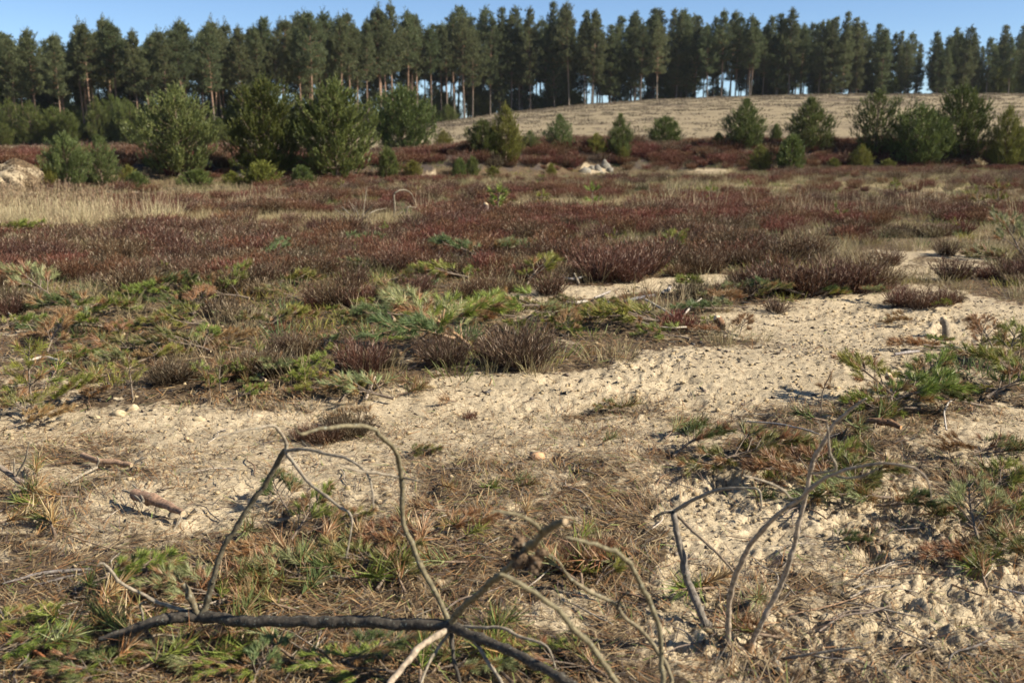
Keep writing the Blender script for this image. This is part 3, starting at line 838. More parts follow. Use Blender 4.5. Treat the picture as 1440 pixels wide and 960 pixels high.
# ------------------------------------------------------------------ the wood
FP = [forest_pine(30 + k, 13.0, [.46, .52, .38, .56, .20, .48, .34, .54, .14, .28][k], [1, .9, 1.1, .8, 1.15, 1, .9, 1.05, 1.1, 1][k]) for k in range(10)]
SKY_X = [-200, 0, 75, 150, 200, 250, 320, 400, 470, 545, 600, 640, 720, 810, 860, 900, 1010, 1060, 1105, 1190, 1245, 1290, 1360, 1400, 1440, 1700]
SKY_Y = [52, 50, 55, 34, 60, 42, 36, 34, 30, 12, 34, 24, 28, 20, 36, 30, 26, 36, 26, 32, 40, 62, 46, 52, 46, 50]
def zg(x, y):
    return max(float(h_hill(np.array([x]), np.array([y]))[0]), float(h_coarse(np.array([x]), np.array([y]))[0]))
rf = np.random.default_rng(5)
trees = []
def edge_y(x): return float(np.interp(x, [-90, -40, -22, -12, 0, 60, 120], [98, 106, 116, 140, 146, 147, 150]))
for row in range(8):
    x = -86 + rf.random() * 3
    while x < 96:
        left = x < -8
        if row < (5 if left else 4):
            y = edge_y(x) + 3 + row * (4.6 if left else 5.2) + rf.normal(0, 1.1)
            xx = x + rf.normal(0, .6)
            trees.append((row, xx, y, left))
        x += (1.85 if left else 2.05) * rf.uniform(.5, 1.5)
items, made = [], []
for row, x, y, left in trees:
    z = zg(x, y)
    px, py = project(x, y, z + 6)
    if px < -30 or px > 1470: continue
    top = np.interp(px, SKY_X, SKY_Y) + rf.uniform(-4, 28) * (1 if row < 3 else .9) + (8 if row > 2 else 0)
    hgt = float(np.clip((190 - top) / FPX * y + CAM_Z - z, 7, 17))
    k = int(rf.choice([0, 1, 3, 5, 7] if left else [2, 4, 6, 8, 9, 0]))
    if not left and px > 1060 and rf.random() < .75: k = int(rf.choice([4, 8, 9]))
    if row >= 3 and rf.random() < (.42 if left else .12): k = int(rf.choice([4, 8, 9]))
    s = hgt / 13.0
    o = two_part('pine_tree', FP[k], ('trunk', 'crown'), (x, y, z - .1), rf.random() * 6.28, (s * rf.uniform(.72, 1.02), s * rf.uniform(.72, 1.02), s))
    o.rotation_euler[0], o.rotation_euler[1] = rf.normal(0, .018, 2)
    made.append(o); items.append((px, 190 + 0 * py, (['front', 'second', 'third', 'fourth', 'fifth', 'sixth', 'seventh', 'eighth'][row], 'wood' if left else 'hilltop belt')))
# young growth under the edge of the wood
for k in range(38):
    px = [8, 26, 48, 66, 84, 100, 118, 138, 156, 172, 190, 206, 222, 300, 318, 336, 440, 452, 520, 534, 548, 596, 612, 632, 14, 58, 110, 150, 196, 280, 310, 400, 425, 505, 540, 180, 90, 30][k]
    xw = (px - 720) / FPX * 104
    y = edge_y(xw) - (2.5 if k < 24 else 7) + rf.normal(0, 1)
    x = (px - 720) / FPX * y * 1.0
    z = zg(x, y); hh = rf.uniform(1.8, 5.0) if px < 240 else rf.uniform(2.0, 3.4)
    o = two_part('young_pine', young(['dark', 'open', 'dark', 'cone'][k % 4]), ('trunk', 'crown'), (x, y, z - .1), rf.random() * 6, (rf.uniform(.7, 1.15), rf.uniform(.7, 1.15), hh / 3.2))
    tag(o, None, 'young pine', 'young pines under the edge of the wood')
    o['_px'] = float(px)
for k in range(96):
    px = rf.uniform(0, 640) if k < 46 else rf.uniform(640, 1440); row = rf.integers(1, 6)
    y = edge_y((px - 720) / FPX * (110 if k < 46 else 150)) + 5 + (row * 4.6 if k < 46 else row * 2.5); x = (px - 720) / FPX * y; z = zg(x, y); hh = rf.uniform(4.5, 7.5) if k < 46 else rf.uniform(2.2, 5.5)
    o = two_part('young_pine', young(['dark', 'open', 'dome'][k % 3]), ('trunk', 'crown'), (x, y, z - .1), rf.random() * 6, (rf.uniform(1.2, 1.7), rf.uniform(1.2, 1.7), hh / 3.2))
    tag(o, None, 'young pine', 'young pines under the edge of the wood'); o['_px'] = float(px); o['_in'] = 1
und = [o for o in COL.objects if '_px' in o]
labs = label_by_landmark([(o['_px'], 200, ('inside the wood' if o['_px'] < 640 else 'in the hilltop belt') if '_in' in o else 'at the edge of the wood') for o in und], MARKS_FAR, lambda key, n, s, m: 'dusky thicket %s, %s %s %s' % (key, n, s, m))
for o, l in zip(und, labs):
    o['label'] = l; del o['_px']
labs = label_by_landmark(items, MARKS_FAR, lambda key, n, s, m: '%s-row pine of the %s, %s %s %s' % (key[0], key[1], n, s, m))
for o, l in zip(made, labs):
    tag(o, l, 'pine tree', 'tall pines of the wood')

# ================================================================== heather
HV = [heather_mesh(70 + k, *[(150, .42, .32, 0), (120, .36, .30, 1), (170, .50, .36, 0), (110, .38, .34, 2), (140, .44, .33, 1), (90, .34, .28, 3)][k]) for k in range(6)]
HN = [heather_mesh(90, 230, .40, .34, 2, 22, .62), heather_mesh(91, 190, .36, .30, 0, 22, .62), heather_mesh(92, 46, .20, .12, 1, 14, .6)]
heather_things = []   # (object, px, py, key)
def heather_clump(x, y, mesh, size, key, px, py):
    z = H1(x, y) - .02
    o = bpy.data.objects.new('heather_clump', mesh); COL.objects.link(o)
    o.location = (x, y, z); o.rotation_euler = (0, 0, rng.random() * 6.28)
    s = size * rng.uniform(.9, 1.1); o.scale = (s * rng.uniform(.95, 1.25), s * rng.uniform(.95, 1.25), s)
    heather_things.append((o, px, py, key)); return o
NEAR_HEATHER = [  # px, base py, scale, mesh
    (730, 517, 1.0, 0), (700, 512, .7, 1), (508, 522, .9, 1), (535, 518, .6, 0), (625, 516, .75, 0), (350, 532, .8, 1), (385, 528, .7, 0), (325, 534, .5, 1), (240, 540, .6, 0), (262, 536, .5, 1),
    (425, 500, .65, 1), (405, 495, .6, 0), (475, 432, .9, 0), (505, 432, .8, 1), (450, 428, .7, 0), (655, 420, .75, 1), (685, 418, .75, 0), (720, 412, .5, 1),
    (845, 396, 1.25, 0), (880, 396, 1.2, 1), (900, 388, 1.1, 0), (820, 376, 1.1, 1), (780, 370, 1.1, 0), (750, 372, .9, 1), (860, 372, 1.2, 1), (930, 376, 1.0, 0),
    (975, 386, .9, 1), (1000, 384, .8, 0), (950, 390, .6, 1), (1060, 412, .9, 1), (1095, 414, 1.1, 0), (1130, 415, 1.1, 1), (1165, 413, 1.15, 0), (1200, 412, 1.2, 1), (1228, 410, 1.0, 0), (1040, 408, .7, 0), (1020, 415, .5, 1),
    (1265, 432, .6, 0), (1295, 436, .65, 1), (1325, 430, .6, 0), (1345, 426, .45, 1), (1110, 372, 1.2, 1), (1140, 366, 1.2, 0), (1060, 366, 1.1, 1), (1035, 362, 1.1, 0), (1250, 374, .7, 1), (1330, 360, .7, 0), (1390, 392, .6, 1), (1420, 396, .5, 0),
    (20, 440, .9, 0), (45, 436, .7, 1), (8, 446, .7, 1), (660, 590, .5, 2), (455, 622, .55, 1), (490, 615, .55, 0), (430, 618, .4, 1), (810, 800, .45, 1), (835, 790, .40, 0)]
KEYN = {0: 'dusky spiky', 1: 'brown twiggy', 2: 'small sparse'}
for px, py, s, m in NEAR_HEATHER:
    p = G(px, py)
    heather_clump(p[0], p[1], HN[m] if p[1] < 9 else (HV[2] if m == 0 else HV[0]), s * .74, KEYN[m], px, py)
taken = np.array([[o.location.x, o.location.y] for o, *_ in heather_things])
g1 = jitter_grid(8.2, 22, .30, 301); g2 = jitter_grid(22, 54, .55, 302)
gp = np.concatenate([g1, g2])
wx, wy, ux, uy = plan(gp[:, 0], gp[:, 1])
dens = field(wx, wy, np.where(wy > 420, 0., np.where(wy > 396, .30, np.where(wy > 296, .58, np.where(wy > 236, .56, 1.0)))), HEATH)
keep = (.55 + .42 * fbm(gp[:, 0] * .45, gp[:, 1] * .45, 3, 305) + .66 * fbm(gp[:, 0] * .16, gp[:, 1] * .38, 3, 306) + .10 * rng.normal(size=len(gp))) < dens
keep &= ~((uy < 232) & (ux < 560) & (rng.random(len(gp)) < .55))
keep &= ~((uy > 398) & (rng.random(len(gp)) < .5))
gp, wx, wy, ux, uy = [a[keep] for a in (gp, wx, wy, ux, uy)]
dist = np.hypot(gp[:, 0], gp[:, 1])
inframe = (ux > 0) & (ux < 1440)
order = np.argsort(dist + 1000 * ~inframe)
cl = fbm(gp[:, 0] * .22, gp[:, 1] * .22, 3, 331) + .5 * rng.normal(0, .5, len(gp)); VPICK = np.where(cl > .06, rng.choice([1, 4], len(gp)), np.where(cl < -.32, rng.choice([3, 5, 2], len(gp)), rng.choice([0, 1, 2, 4, 3], len(gp))))
solo = order[:225]; rest = order[225:]
KEY2 = ['reddish brown', 'maroon', 'tall brown', 'dull grey-brown', 'deep red-brown', 'pale-tipped']
for k in solo:
    v = VPICK[k]
    heather_clump(gp[k, 0], gp[k, 1], HV[v], rng.uniform(.38, .75), KEY2[v], ux[k], uy[k])
zz = H(gp[rest, 0], gp[rest, 1])
n = len(rest); sc = rng.uniform(.4, .85, n) * np.where(uy[rest] < 237, 1.6, 1.0)
scatter('heather', HV, np.stack([gp[rest, 0], gp[rest, 1], zz - .03], 1), np.stack([0 * zz, 0 * zz, rng.random(n) * 6.28], 1),
        np.stack([sc * 1.15, sc * 1.15, sc], 1), VPICK[rest])
MARKS_HEATH = [(600, 455, 'the leaning green bough'), (890, 455, 'the flat yellow-green bough'), (270, 420, 'the dark bough heap'), (60, 425, 'the drooping pale bough'), (1330, 460, 'the upright sawn stump'),
               (683, 300, 'the short sawn post'), (560, 290, 'the bent bare sapling'), (185, 530, 'the spindly seedling'), (515, 300, 'the bare grey shrub'), (90, 300, 'the dry grass'),
               (1090, 415, 'the fresh green spray'), (800, 415, 'the bare sand strip'), (1012, 455, 'the upright wood chip'), (1425, 360, 'the slanting pine sprout'), (660, 580, 'the open sand track'),
               (1140, 380, 'the tall heather bank'), (860, 360, 'the great heather mound'), (300, 300, 'the straw-coloured strip'), (1330, 270, 'the olive end pine')]
labs = label_by_landmark([(px, py, key) for _, px, py, key in heather_things], MARKS_HEATH, lambda key, n_, s, m: '%s heather clump, %s %s %s' % (key, n_, s, m))
for (o, *_), l in zip(heather_things, labs): tag(o, l, 'heather', 'heather clumps on the heath')

# ------------------------------------------------------------------ grass and low green growth among the heather
GV = [grass_mesh(110, 46, .20, .14), grass_mesh(111, 40, .26, .12, (.22, .17, .08), (.46, .38, .21)), grass_mesh(112, 46, .14, .15, (.11, .135, .03), (.25, .26, .07), .006, .5, .8),
      grass_mesh(113, 44, .17, .13, (.085, .12, .04), (.16, .20, .07), .006, .4, .6), grass_mesh(114, 40, .13, .14, (.20, .18, .04), (.33, .29, .07), .006, .5, .8),
      grass_mesh(115, 40, .15, .12, (.14, .07, .025), (.28, .15, .05), .005, .5, .7)]
gp = np.concatenate([jitter_grid(6.3, 20, .25, 311), jitter_grid(20, 50, .42, 312)])
wx, wy, ux, uy = plan(gp[:, 0], gp[:, 1])
fs = field(wx, wy, np.where(wy < 420, .42, .16), STRAW); fg = field(wx, wy, np.where(wy < 440, .38, .18), GREEN); fsand = field(wx, wy, .1, SAND)
a = rng.random(len(gp)) * .9 + .55 * fbm(gp[:, 0] * .5, gp[:, 1] * .5, 3, 313)
b_ = rng.random(len(gp)) * .9 + .55 * fbm(gp[:, 0] * .6, gp[:, 1] * .6, 3, 314)
ks = (a < fs * .8) & (fsand < .6); kg = ~ks & (b_ < fg * .75) & (fsand < .6)
sel = ks | kg
pick = np.where(ks, rng.integers(0, 2, len(gp)), rng.choice([2, 3, 4, 5], len(gp), p=[.3, .22, .22, .26]))
g, pk = gp[sel], pick[sel]; n = len(g); sc = rng.uniform(.6, 1.15, n) * np.where(uy[sel] < 300, 1.25, 1)
scatter('grass', GV, np.stack([g[:, 0], g[:, 1], H(g[:, 0], g[:, 1])], 1), np.stack([0 * sc, 0 * sc, rng.random(n) * 6.28], 1), np.stack([sc * 1.2, sc * 1.2, sc], 1), pk)
# the pale stand of tall dry grass
DG = [grass_mesh(120 + k, 70, .40, .22, (.38, .30, .165), (.62, .52, .32), .007, .5, .4, plume=4) for k in range(3)]
gp = jitter_grid(13.2, 24, .27, 321, 1.0)
wx, wy, ux, uy = plan(gp[:, 0], gp[:, 1])
w = field(wx, wy, 0., [(40, 310, 165, 26, .95), (190, 308, 70, 10, .5)]) + .35 * fbm(gp[:, 0] * .9, gp[:, 1] * .9, 3, 323)
k = (w > rng.random(len(gp)) * .9 + .05); g = gp[k]; n = len(g); sc = rng.uniform(.55, 1.1, n) * np.where(uy[k] > 322, .5, 1)
scatter('dry_grass', DG, np.stack([g[:, 0], g[:, 1], H(g[:, 0], g[:, 1])], 1), np.stack([0 * sc, 0 * sc, rng.random(n) * 6.28], 1), np.stack([sc, sc, sc], 1), rng.integers(0, 3, n))
# short stubble that breaks the line of the hill
ST = [grass_mesh(130 + k, 26, .30, .45, (.12, .095, .062), (.21, .168, .112), .03, .5, .5) for k in range(2)]
n = 5200; hx, hy = rng.uniform(-20, 95, n), 56 + 92 * rng.random(n) ** .8
k = np.abs(hx) < .56 * hy + 3; hx, hy = hx[k], hy[k]; n = len(hx)
scatter('stubble', ST, np.stack([hx, hy, h_hill(hx, hy)], 1), np.stack([0 * hx, 0 * hx, rng.random(n) * 6.28], 1), np.tile(rng.uniform(.5, 1.1, (n, 1)), (1, 3)) * [1.3, 1.3, .8], rng.integers(0, 2, n))

# ================================================================== near ground: litter, crumbs, clods
def near_litter():
    r = np.random.default_rng(401)
    b = Buf()
    for n, r0, r1, l0, l1, w0 in ((125000, 2.3, 6.2, .03, .085, .0028), (60000, 6.0, 13, .045, .10, .0048)):
        rr = np.sqrt(r.uniform(r0 ** 2, r1 ** 2, n)); a = r.uniform(-.58, .58, n)
        x, y = rr * np.sin(a), rr * np.cos(a)
        wx, wy, ux, uy = plan(x, y)
        sa = field(wx, wy, np.where(wy < 430, .12, np.where(wy < 560, .34, .45)), SAND) + .25 * fbm(x * 2.2, y * 2.2, 3, 210)
        k = r.random(n) < np.clip(1.15 - 1.2 * sa, .07, 1)
        x, y, wx, wy = x[k], y[k], wx[k], wy[k]; n = len(x)
        ang = 2.2 * fbm(x * 1.7, y * 1.7, 2, 402) * 3 + r.normal(0, .7, n)
        ln = r.uniform(l0, l1, n)
        x2, y2 = x + np.cos(ang) * ln, y + np.sin(ang) * ln
        p0 = np.stack([x, y, H(x, y) +   .003 + .022 * r.random(n) ** 2], 1); p1 = np.stack([x2, y2, H(x2, y2) + .003 + .050 * r.random(n) ** 3], 1)
        side = np.stack([-np.sin(ang), np.cos(ang), r.normal(0, .3, n)], 1) * (w0 * r.uniform(.6, 1.3, n))[:, None] / 2
        V = np.stack([p0 - side, p0 + side, p1 + side * .7, p1 - side * .7], 1).reshape(-1, 3)
        pal = np.array([[.27, .19, .095], [.35, .265, .145], [.20, .105, .045], [.26, .135, .052], [.12, .076, .045], [.17, .145, .11], [.085, .06, .05], [.15, .18, .05]])
        warm = fbm(x * 1.1, y * 1.1, 3, 404)
        pr = np.stack([.24 + 0 * x, .15 + 0 * x, .14 + .22 * np.clip(warm, 0, 1), .10 + .2 * np.clip(warm, 0, 1), .13 + 0 * x, .10 + 0 * x, .09 + .15 * np.clip(-warm, 0, 1), .05 + 0 * x], 1)
        pr = pr.cumsum(1) / pr.sum(1, keepdims=True)
        c = pal[(r.random((n, 1)) > pr).sum(1).clip(0, 7)] * r.uniform(.7, 1.25, (n, 1))
        b.add(V, quads=np.arange(4 * n).reshape(-1, 4), col=np.repeat(c, 4, 0))
    tag(b.build('needle_litter', M_LITTER), kind='stuff')
    # dark crumbs of bark and humus
    b = Buf(); n = 26000
    rr = np.sqrt(r.uniform(2.3 ** 2, 11 ** 2, n)); a = r.uniform(-.58, .58, n); x, y = rr * np.sin(a), rr * np.cos(a)
    z = H(x, y); s = (.003 + .010 * r.random(n) ** 3) * np.where(rr > 6, 1.5, 1)
    P = np.stack([x, y, z + s * .2], 1)
    T = r.normal(0, .75, (n, 4, 3)) * [1.3, 1, .55]
    V = (P[:, None] + T * s[:, None, None]).reshape(-1, 3); k = np.arange(n)[:, None] * 4
    F = np.concatenate([k + [[0, 1, 2]], k + [[0, 2, 3]], k + [[0, 3, 1]], k + [[1, 3, 2]]])
    c = np.array([[.035, .028, .024], [.06, .045, .035], [.10, .07, .045], [.16, .12, .09], [.20, .16, .12], [.13, .11, .09]])[r.integers(0, 6, n)]
    b.add(V, tris=F, col=np.repeat(c, 4, 0))
    tag(b.build('bark_debris', M_LITTER), kind='stuff')
    # crumbled sand clods
    ph = (1 + 5 ** .5) / 2
    ico = np.array([(-1, ph, 0), (1, ph, 0), (-1, -ph, 0), (1, -ph, 0), (0, -1, ph), (0, 1, ph), (0, -1, -ph), (0, 1, -ph), (ph, 0, -1), (ph, 0, 1), (-ph, 0, -1), (-ph, 0, 1)]) / 1.9
    fi = np.array([(0, 11, 5), (0, 5, 1), (0, 1, 7), (0, 7, 10), (0, 10, 11), (1, 5, 9), (5, 11, 4), (11, 10, 2), (10, 7, 6), (7, 1, 8), (3, 9, 4), (3, 4, 2), (3, 2, 6), (3, 6, 8), (3, 8, 9), (4, 9, 5), (2, 4, 11), (6, 2, 10), (8, 6, 7), (9, 8, 1)])
    n = 18000
    rr = np.sqrt(r.uniform(2.3 ** 2, 10 ** 2, n)); a = r.uniform(-.58, .58, n); x, y = rr * np.sin(a), rr * np.cos(a)
    wx, wy, _, _ = plan(x, y)
    sa = field(wx, wy, np.where(wy < 430, .05, .35), SAND); k = r.random(n) < (sa - .15) * (.25 + .75 * field(wx, wy, .4, ROUGH)) * 1.3
    x, y, rr = x[k], y[k], rr[k]; n = len(x)
    s = .003 + .012 * r.random(n) ** 3
    V = np.stack([x, y, H(x, y) + s * .25], 1)[:, None] + ico[None] * s[:, None, None] * r.uniform(.45, 1.5, (n, 12, 1)) * [1.15, 1, .8]
    c = np.array([.40, .305, .18]) * r.uniform(.8, 1.2, (n, 1))
    b = Buf(); b.add(V.reshape(-1, 3), tris=(np.arange(n)[:, None, None] * 12 + fi[None]).reshape(-1, 3), col=np.repeat(c, 12, 0))
    tag(b.build('sand_crumbs', M_CLOD), kind='stuff')
near_litter()

# ================================================================== boughs, seedlings and tufts
BM = {}
def bough(key):
    if key not in BM:
        tone, v = key
        s = 500 + sum(map(ord, tone)) + v * 31
        BM[key] = bough_meshes(s, .7, tone, [10, 13, 8][v], [.035, .055, .025][v], 80, .068, .0055)
    return BM[key]
BOUGHS = [  # px, py, heading, length, tone, variant, lift, label
    (890, 462, 172, .80, 'olive', 1, 0, 'flat yellow-green pine bough lying beside the sand track'),
    (850, 448, 200, .50, 'olive', 0, 0, 'smaller yellow-green bough end tucked behind the flat yellow-green one'),
    (935, 478, 150, .45, 'green', 0, 0, 'green bough tip on the sandy edge beside the flat yellow-green bough'),
    (730, 440, 175, .75, 'green', 0, 0, 'light green bough on the litter below the bare sand strip'),
    (770, 452, 10, .55, 'pale', 1, 0, 'pale green bough lying behind the spiky dark heather'),
    (690, 452, 190, .50, 'green', 2, 0, 'green bough pushed against the leaning green bough'),
    (545, 452, 185, .60, 'blue', 1, 0, 'bluish bough behind the low twiggy heather by the leaning bough'),
    (448, 524, 195, .50, 'green', 1, 0, 'bright green bough end at the foot of the twiggy brown heather'),
    (505, 560, 160, .55, 'pale', 0, 0, 'yellowing bough lying on sand at the edge of the track'),
    (985, 440, 195, .50, 'blue', 0, 0, 'bluish bough near the crossed grey twigs'),
    (1020, 436, 170, .45, 'pale', 2, 0, 'pale bough end below the tall heather bank'),
    (1092, 418, 160, .60, 'blue', 1, .05, 'fresh green spray at the foot of the tall heather bank'),
    (1160, 418, 20, .5, 'dark', 0, 0, 'dark bluish spray under the tall heather bank'),
    (255, 420, 10, .9, 'dark', 1, .10, 'dark green bough, thickest of the cut heap before the heather'),
    (300, 424, 170, .8, 'green', 0, .06, 'green bough lying across the cut heap before the heather'),
    (215, 425, 200, .8, 'green', 1, .04, 'light green bough at the near side of the cut heap'),
    (330, 412, 60, .7, 'green', 0, .35, 'green bough sticking up from the cut heap'),
    (45, 420, 150, .9, 'pale', 0, .30, 'drooping pale bough over dark heather at the picture edge'),
    (90, 447, 190, .8, 'dark', 1, .08, 'dark green bough end lying below the drooping pale bough'),
    (140, 444, 10, .8, 'green', 0, 0, 'flat green bough between the drooping pale bough and the cut heap'),
    (95, 468, 185, .8, 'blue', 2, 0, 'thin grey-green bough on the black ground'),
    (245, 462, 170, .7, 'olive', 0, 0, 'yellowish bough on the grey ground in front of the cut heap'),
    (320, 482, 20, .6, 'dead', 0, 0, 'rusty bough behind the brown twiggy heather'),
    (240, 500, 170, .7, 'mixed', 1, .05, 'mixed green and rust bough behind the spindly seedling'),
    (150, 502, 190, .7, 'mixed', 0, 0, 'fading bough beside the pale forked stick'),
    (90, 490, 80, .55, 'dead', 1, .5, 'upright orange-brown bough behind the pale forked stick'),
    (130, 512, 20, .55, 'green', 2, 0, 'green bough under the pale forked stick'),
    (270, 535, 160, .45, 'green', 2, 0, 'small green bough at the foot of the twiggy heather'),
    (60, 600, 30, .40, 'dead', 0, .1, 'rust-red bough lying under the bushy seedling'),
    (25, 590, 150, .45, 'mixed', 1, .15, 'half brown bough leaning at the picture edge under the bushy seedling'),
    (105, 575, 20, .45, 'olive', 1, .35, 'olive bough leaning out beside the bushy seedling'),
    (985, 640, 35, .42, 'dark', 1, .18, 'dark green bough tip rising over the cracked sand'),
    (1010, 668, 200, .45, 'mixed', 0, .04, 'brown-tipped bough below the dark green tip'),
    (1070, 655, 12, .55, 'mixed', 1, .06, 'long fading bough in the middle of the bough pile'),
    (1120, 690, 160, .50, 'dead', 1, .05, 'rust-brown bough inside the bough pile'),
    (1165, 665, 40, .45, 'green', 0, .10, 'green bough crossing behind the two pale branches'),
    (1180, 712, 185, .50, 'pale', 0, .03, 'pale yellow-green bough at the near edge of the bough pile'),
    (1100, 640, 190, .50, 'olive', 2, .08, 'olive bough at the far edge of the bough pile'),
    (1215, 690, 20, .45, 'mixed', 1, .03, 'half dry bough under the arching pale branch'),
    (1200, 772, 5, .24, 'dark', 0, .05, 'short dark green tuft of bough on the crumbled sand'),
    (1290, 725, 330, .40, 'dark', 1, .04, 'dark bough lying beside the long-needled pale fan'),
    (1365, 755, 75, .42, 'pale', 1, .45, 'long-needled pale fan of bough standing up from the sand'),
    (1425, 735, 15, .45, 'green', 0, .12, 'green bough at the picture edge beside the pale fan'),
    (1330, 795, 190, .40, 'dead', 0, .04, 'dry brown bough in front of the pale fan'),
    (1425, 800, 170, .45, 'mixed', 1, .06, 'fading bough at the picture edge in front of the pale fan'),
    (1345, 645, 200, .32, 'dead', 1, .12, 'orange-brown bough lying alone on the sand'),
    (1410, 640, 10, .35, 'pale', 0, .03, 'pale bough end on the sand beyond the pale fan'),
    (1420, 690, 30, .40, 'olive', 1, .06, 'olive bough at the picture edge above the pale fan'),
    (1290, 578, 10, .70, 'green', 1, .10, 'green bough spreading round the sharp snapped stick'),
    (1215, 560, 120, .55, 'olive', 1, .40, 'upright olive bough beside the sharp snapped stick'),
    (1300, 556, 40, .60, 'green', 0, .30, 'raised green bough beyond the sharp snapped stick'),
    (1240, 590, 190, .55, 'green', 0, .05, 'shaded green bough over the curved bark piece'),
    (1330, 580, 190, .5, 'dark', 1, .08, 'dark bough end hanging over the sand near the snapped stick'),
    (440, 745, 60, .34, 'green', 0, .45, 'bright green upright spray behind the upright dead limb'),
    (395, 715, 120, .34, 'dark', 1, .30, 'dark spray drooping beside the bright upright spray'),
    (480, 745, 20, .32, 'mixed', 0, .15, 'yellowing spray next to the bright upright spray'),
    (470, 800, 170, .45, 'mixed', 1, .03, 'olive-brown bough in the shade of the upright dead limb'),
    (390, 815, 160, .45, 'pale', 0, .05, 'pale green bough just beyond the thick dead stem'),
    (345, 790, 200, .42, 'dead', 0, .03, 'rust-coloured bough behind the upright dead limb'),
    (205, 820, 10, .45, 'green', 1, .08, 'grassy green bough by the sawn stub of the dead stem'),
    (250, 840, 170, .45, 'pale', 0, .03, 'pale needled bough under the thin grey side twig'),
    (560, 800, 70, .45, 'mixed', 0, .10, 'bronze bough next to the arching limb'),
    (545, 770, 190, .40, 'dead', 1, .02, 'dry rust bough behind the arching limb'),
    (60, 915, 10, .45, 'green', 1, .06, 'dense green bough in the near corner by the red twig'),
    (110, 945, 170, .42, 'dark', 0, .04, 'dark green bough in the very corner of the picture'),
    (25, 880, 30, .40, 'olive', 0, .03, 'olive bough at the picture edge above the red twig'),
    (150, 938, 20, .34, 'green', 0, .0, 'green bough below the tapered end of the dead stem'),
    (250, 930, 175, .42, 'pale', 1, .05, 'straw-green bough below the dead stem'),
    (385, 940, 70, .26, 'blue', 1, .30, 'bluish star-shaped spray standing below the dead stem'),
    (330, 950, 200, .36, 'green', 0, .10, 'green spray beside the bluish star-shaped one'),
    (540, 935, 20, .42, 'dark', 1, .20, 'deep green spray in the shade of the branch fork'),
    (480, 950, 170, .42, 'green', 0, .08, 'green spray between the star-shaped one and the branch fork'),
    (690, 945, 10, .42, 'pale', 1, .06, 'long-needled pale bough under the branch fork'),
    (760, 935, 160, .42, 'green', 0, .05, 'green bough below the slanting thick stem'),
    (835, 790, 20, .34, 'dead', 1, .06, 'bright rust bough in the shade behind the arched twigs'),
    (860, 810, 60, .30, 'olive', 0, .14, 'mossy olive spray behind the arched twigs'),
    (770, 800, 170, .4, 'dead', 0, .02, 'rust needles on a bough below the cone cluster'),
    (660, 745, 20, .34, 'dead', 0, .01, 'flat dry bough in the reddish litter'),
    (590, 640, 20, .26, 'mixed', 0, .02, 'little half-dry bough end beside the arching limb top'),
    (500, 600, 160, .34, 'dead', 1, .04, 'rust bough inside the dead heather behind the arching limb'),
    (860, 578, 200, .26, 'mixed', 0, .06, 'little straw-green bough end on the open sand'),
    (1265, 432, 180, .3, 'dead', 0, .05, 'rust bough end at the foot of the far-side low heather'),
    (1270, 460, 190, .34, 'dead', 1, .02, 'flat rust bough beside the upright sawn stump'),
    (1290, 494, 185, .45, 'dead', 0, .02, 'rust bough along the fallen grey stick'),
    (1385, 492, 80, .40, 'dead', 1, .5, 'orange dried bough standing by the bushy green one at the edge'),
    (1400, 545, 140, .60, 'olive', 1, .30, 'bushy green bough leaning in from the picture edge'),
    (1430, 560, 20, .60, 'green', 0, .20, 'low green bough in shadow at the picture edge'),
    (1425, 518, 60, .5, 'olive', 0, .45, 'upright olive bough at the edge, beyond the bushy one'),
    (1045, 470, 60, .3, 'dead', 1, .3, 'small orange bough beside the upright wood chip'),
    (1000, 470, 170, .34, 'dead', 0, .02, 'flat orange-brown bough beyond the upright wood chip'),
    (800, 470, 80, .34, 'dead', 1, .35, 'orange bough standing between spiky heather and the flat yellow-green bough'),
    (1420, 365, 100, .9, 'pale', 0, .7, 'slanting pine sprout at the picture edge beyond the sand'),
    (1400, 380, 170, .7, 'mixed', 1, .15, 'fading bough below the slanting pine sprout'),
    (505, 350, 10, .9, 'blue', 0, .10, 'bluish bough in the maroon heather'),
    (650, 372, 170, .8, 'blue', 1, .25, 'blue-green bough tuft beyond the low reddish heather'),
    (710, 368, 10, .8, 'pale', 1, .15, 'pale green bough beside the great heather mound'),
    (575, 400, 10, .7, 'mixed', 0, .03, 'mossy half-brown bough among the heather'),
    (620, 395, 170, .7, 'olive', 1, .05, 'olive bough behind the low reddish heather'),
    (760, 400, 60, .7, 'olive', 0, .3, 'olive bough between sand strip and great heather mound'),
    (950, 362, 60, .6, 'olive', 1, .5, 'yellow-green sprout at the flank of the great heather mound'),
    (30, 338, 10, 1.1, 'green', 1, .1, 'green bough lying in front of the dry grass'),
    (395, 372, 80, .6, 'blue', 0, .6, 'upright blue-green sprout in the maroon heather'),
    (420, 405, 20, .7, 'olive', 1, .05, 'olive bough at the foot of the maroon heather'),
    (560, 430, 170, .7, 'mixed', 1, .02, 'half-brown bough on bare ground near the small dark heather'),
]
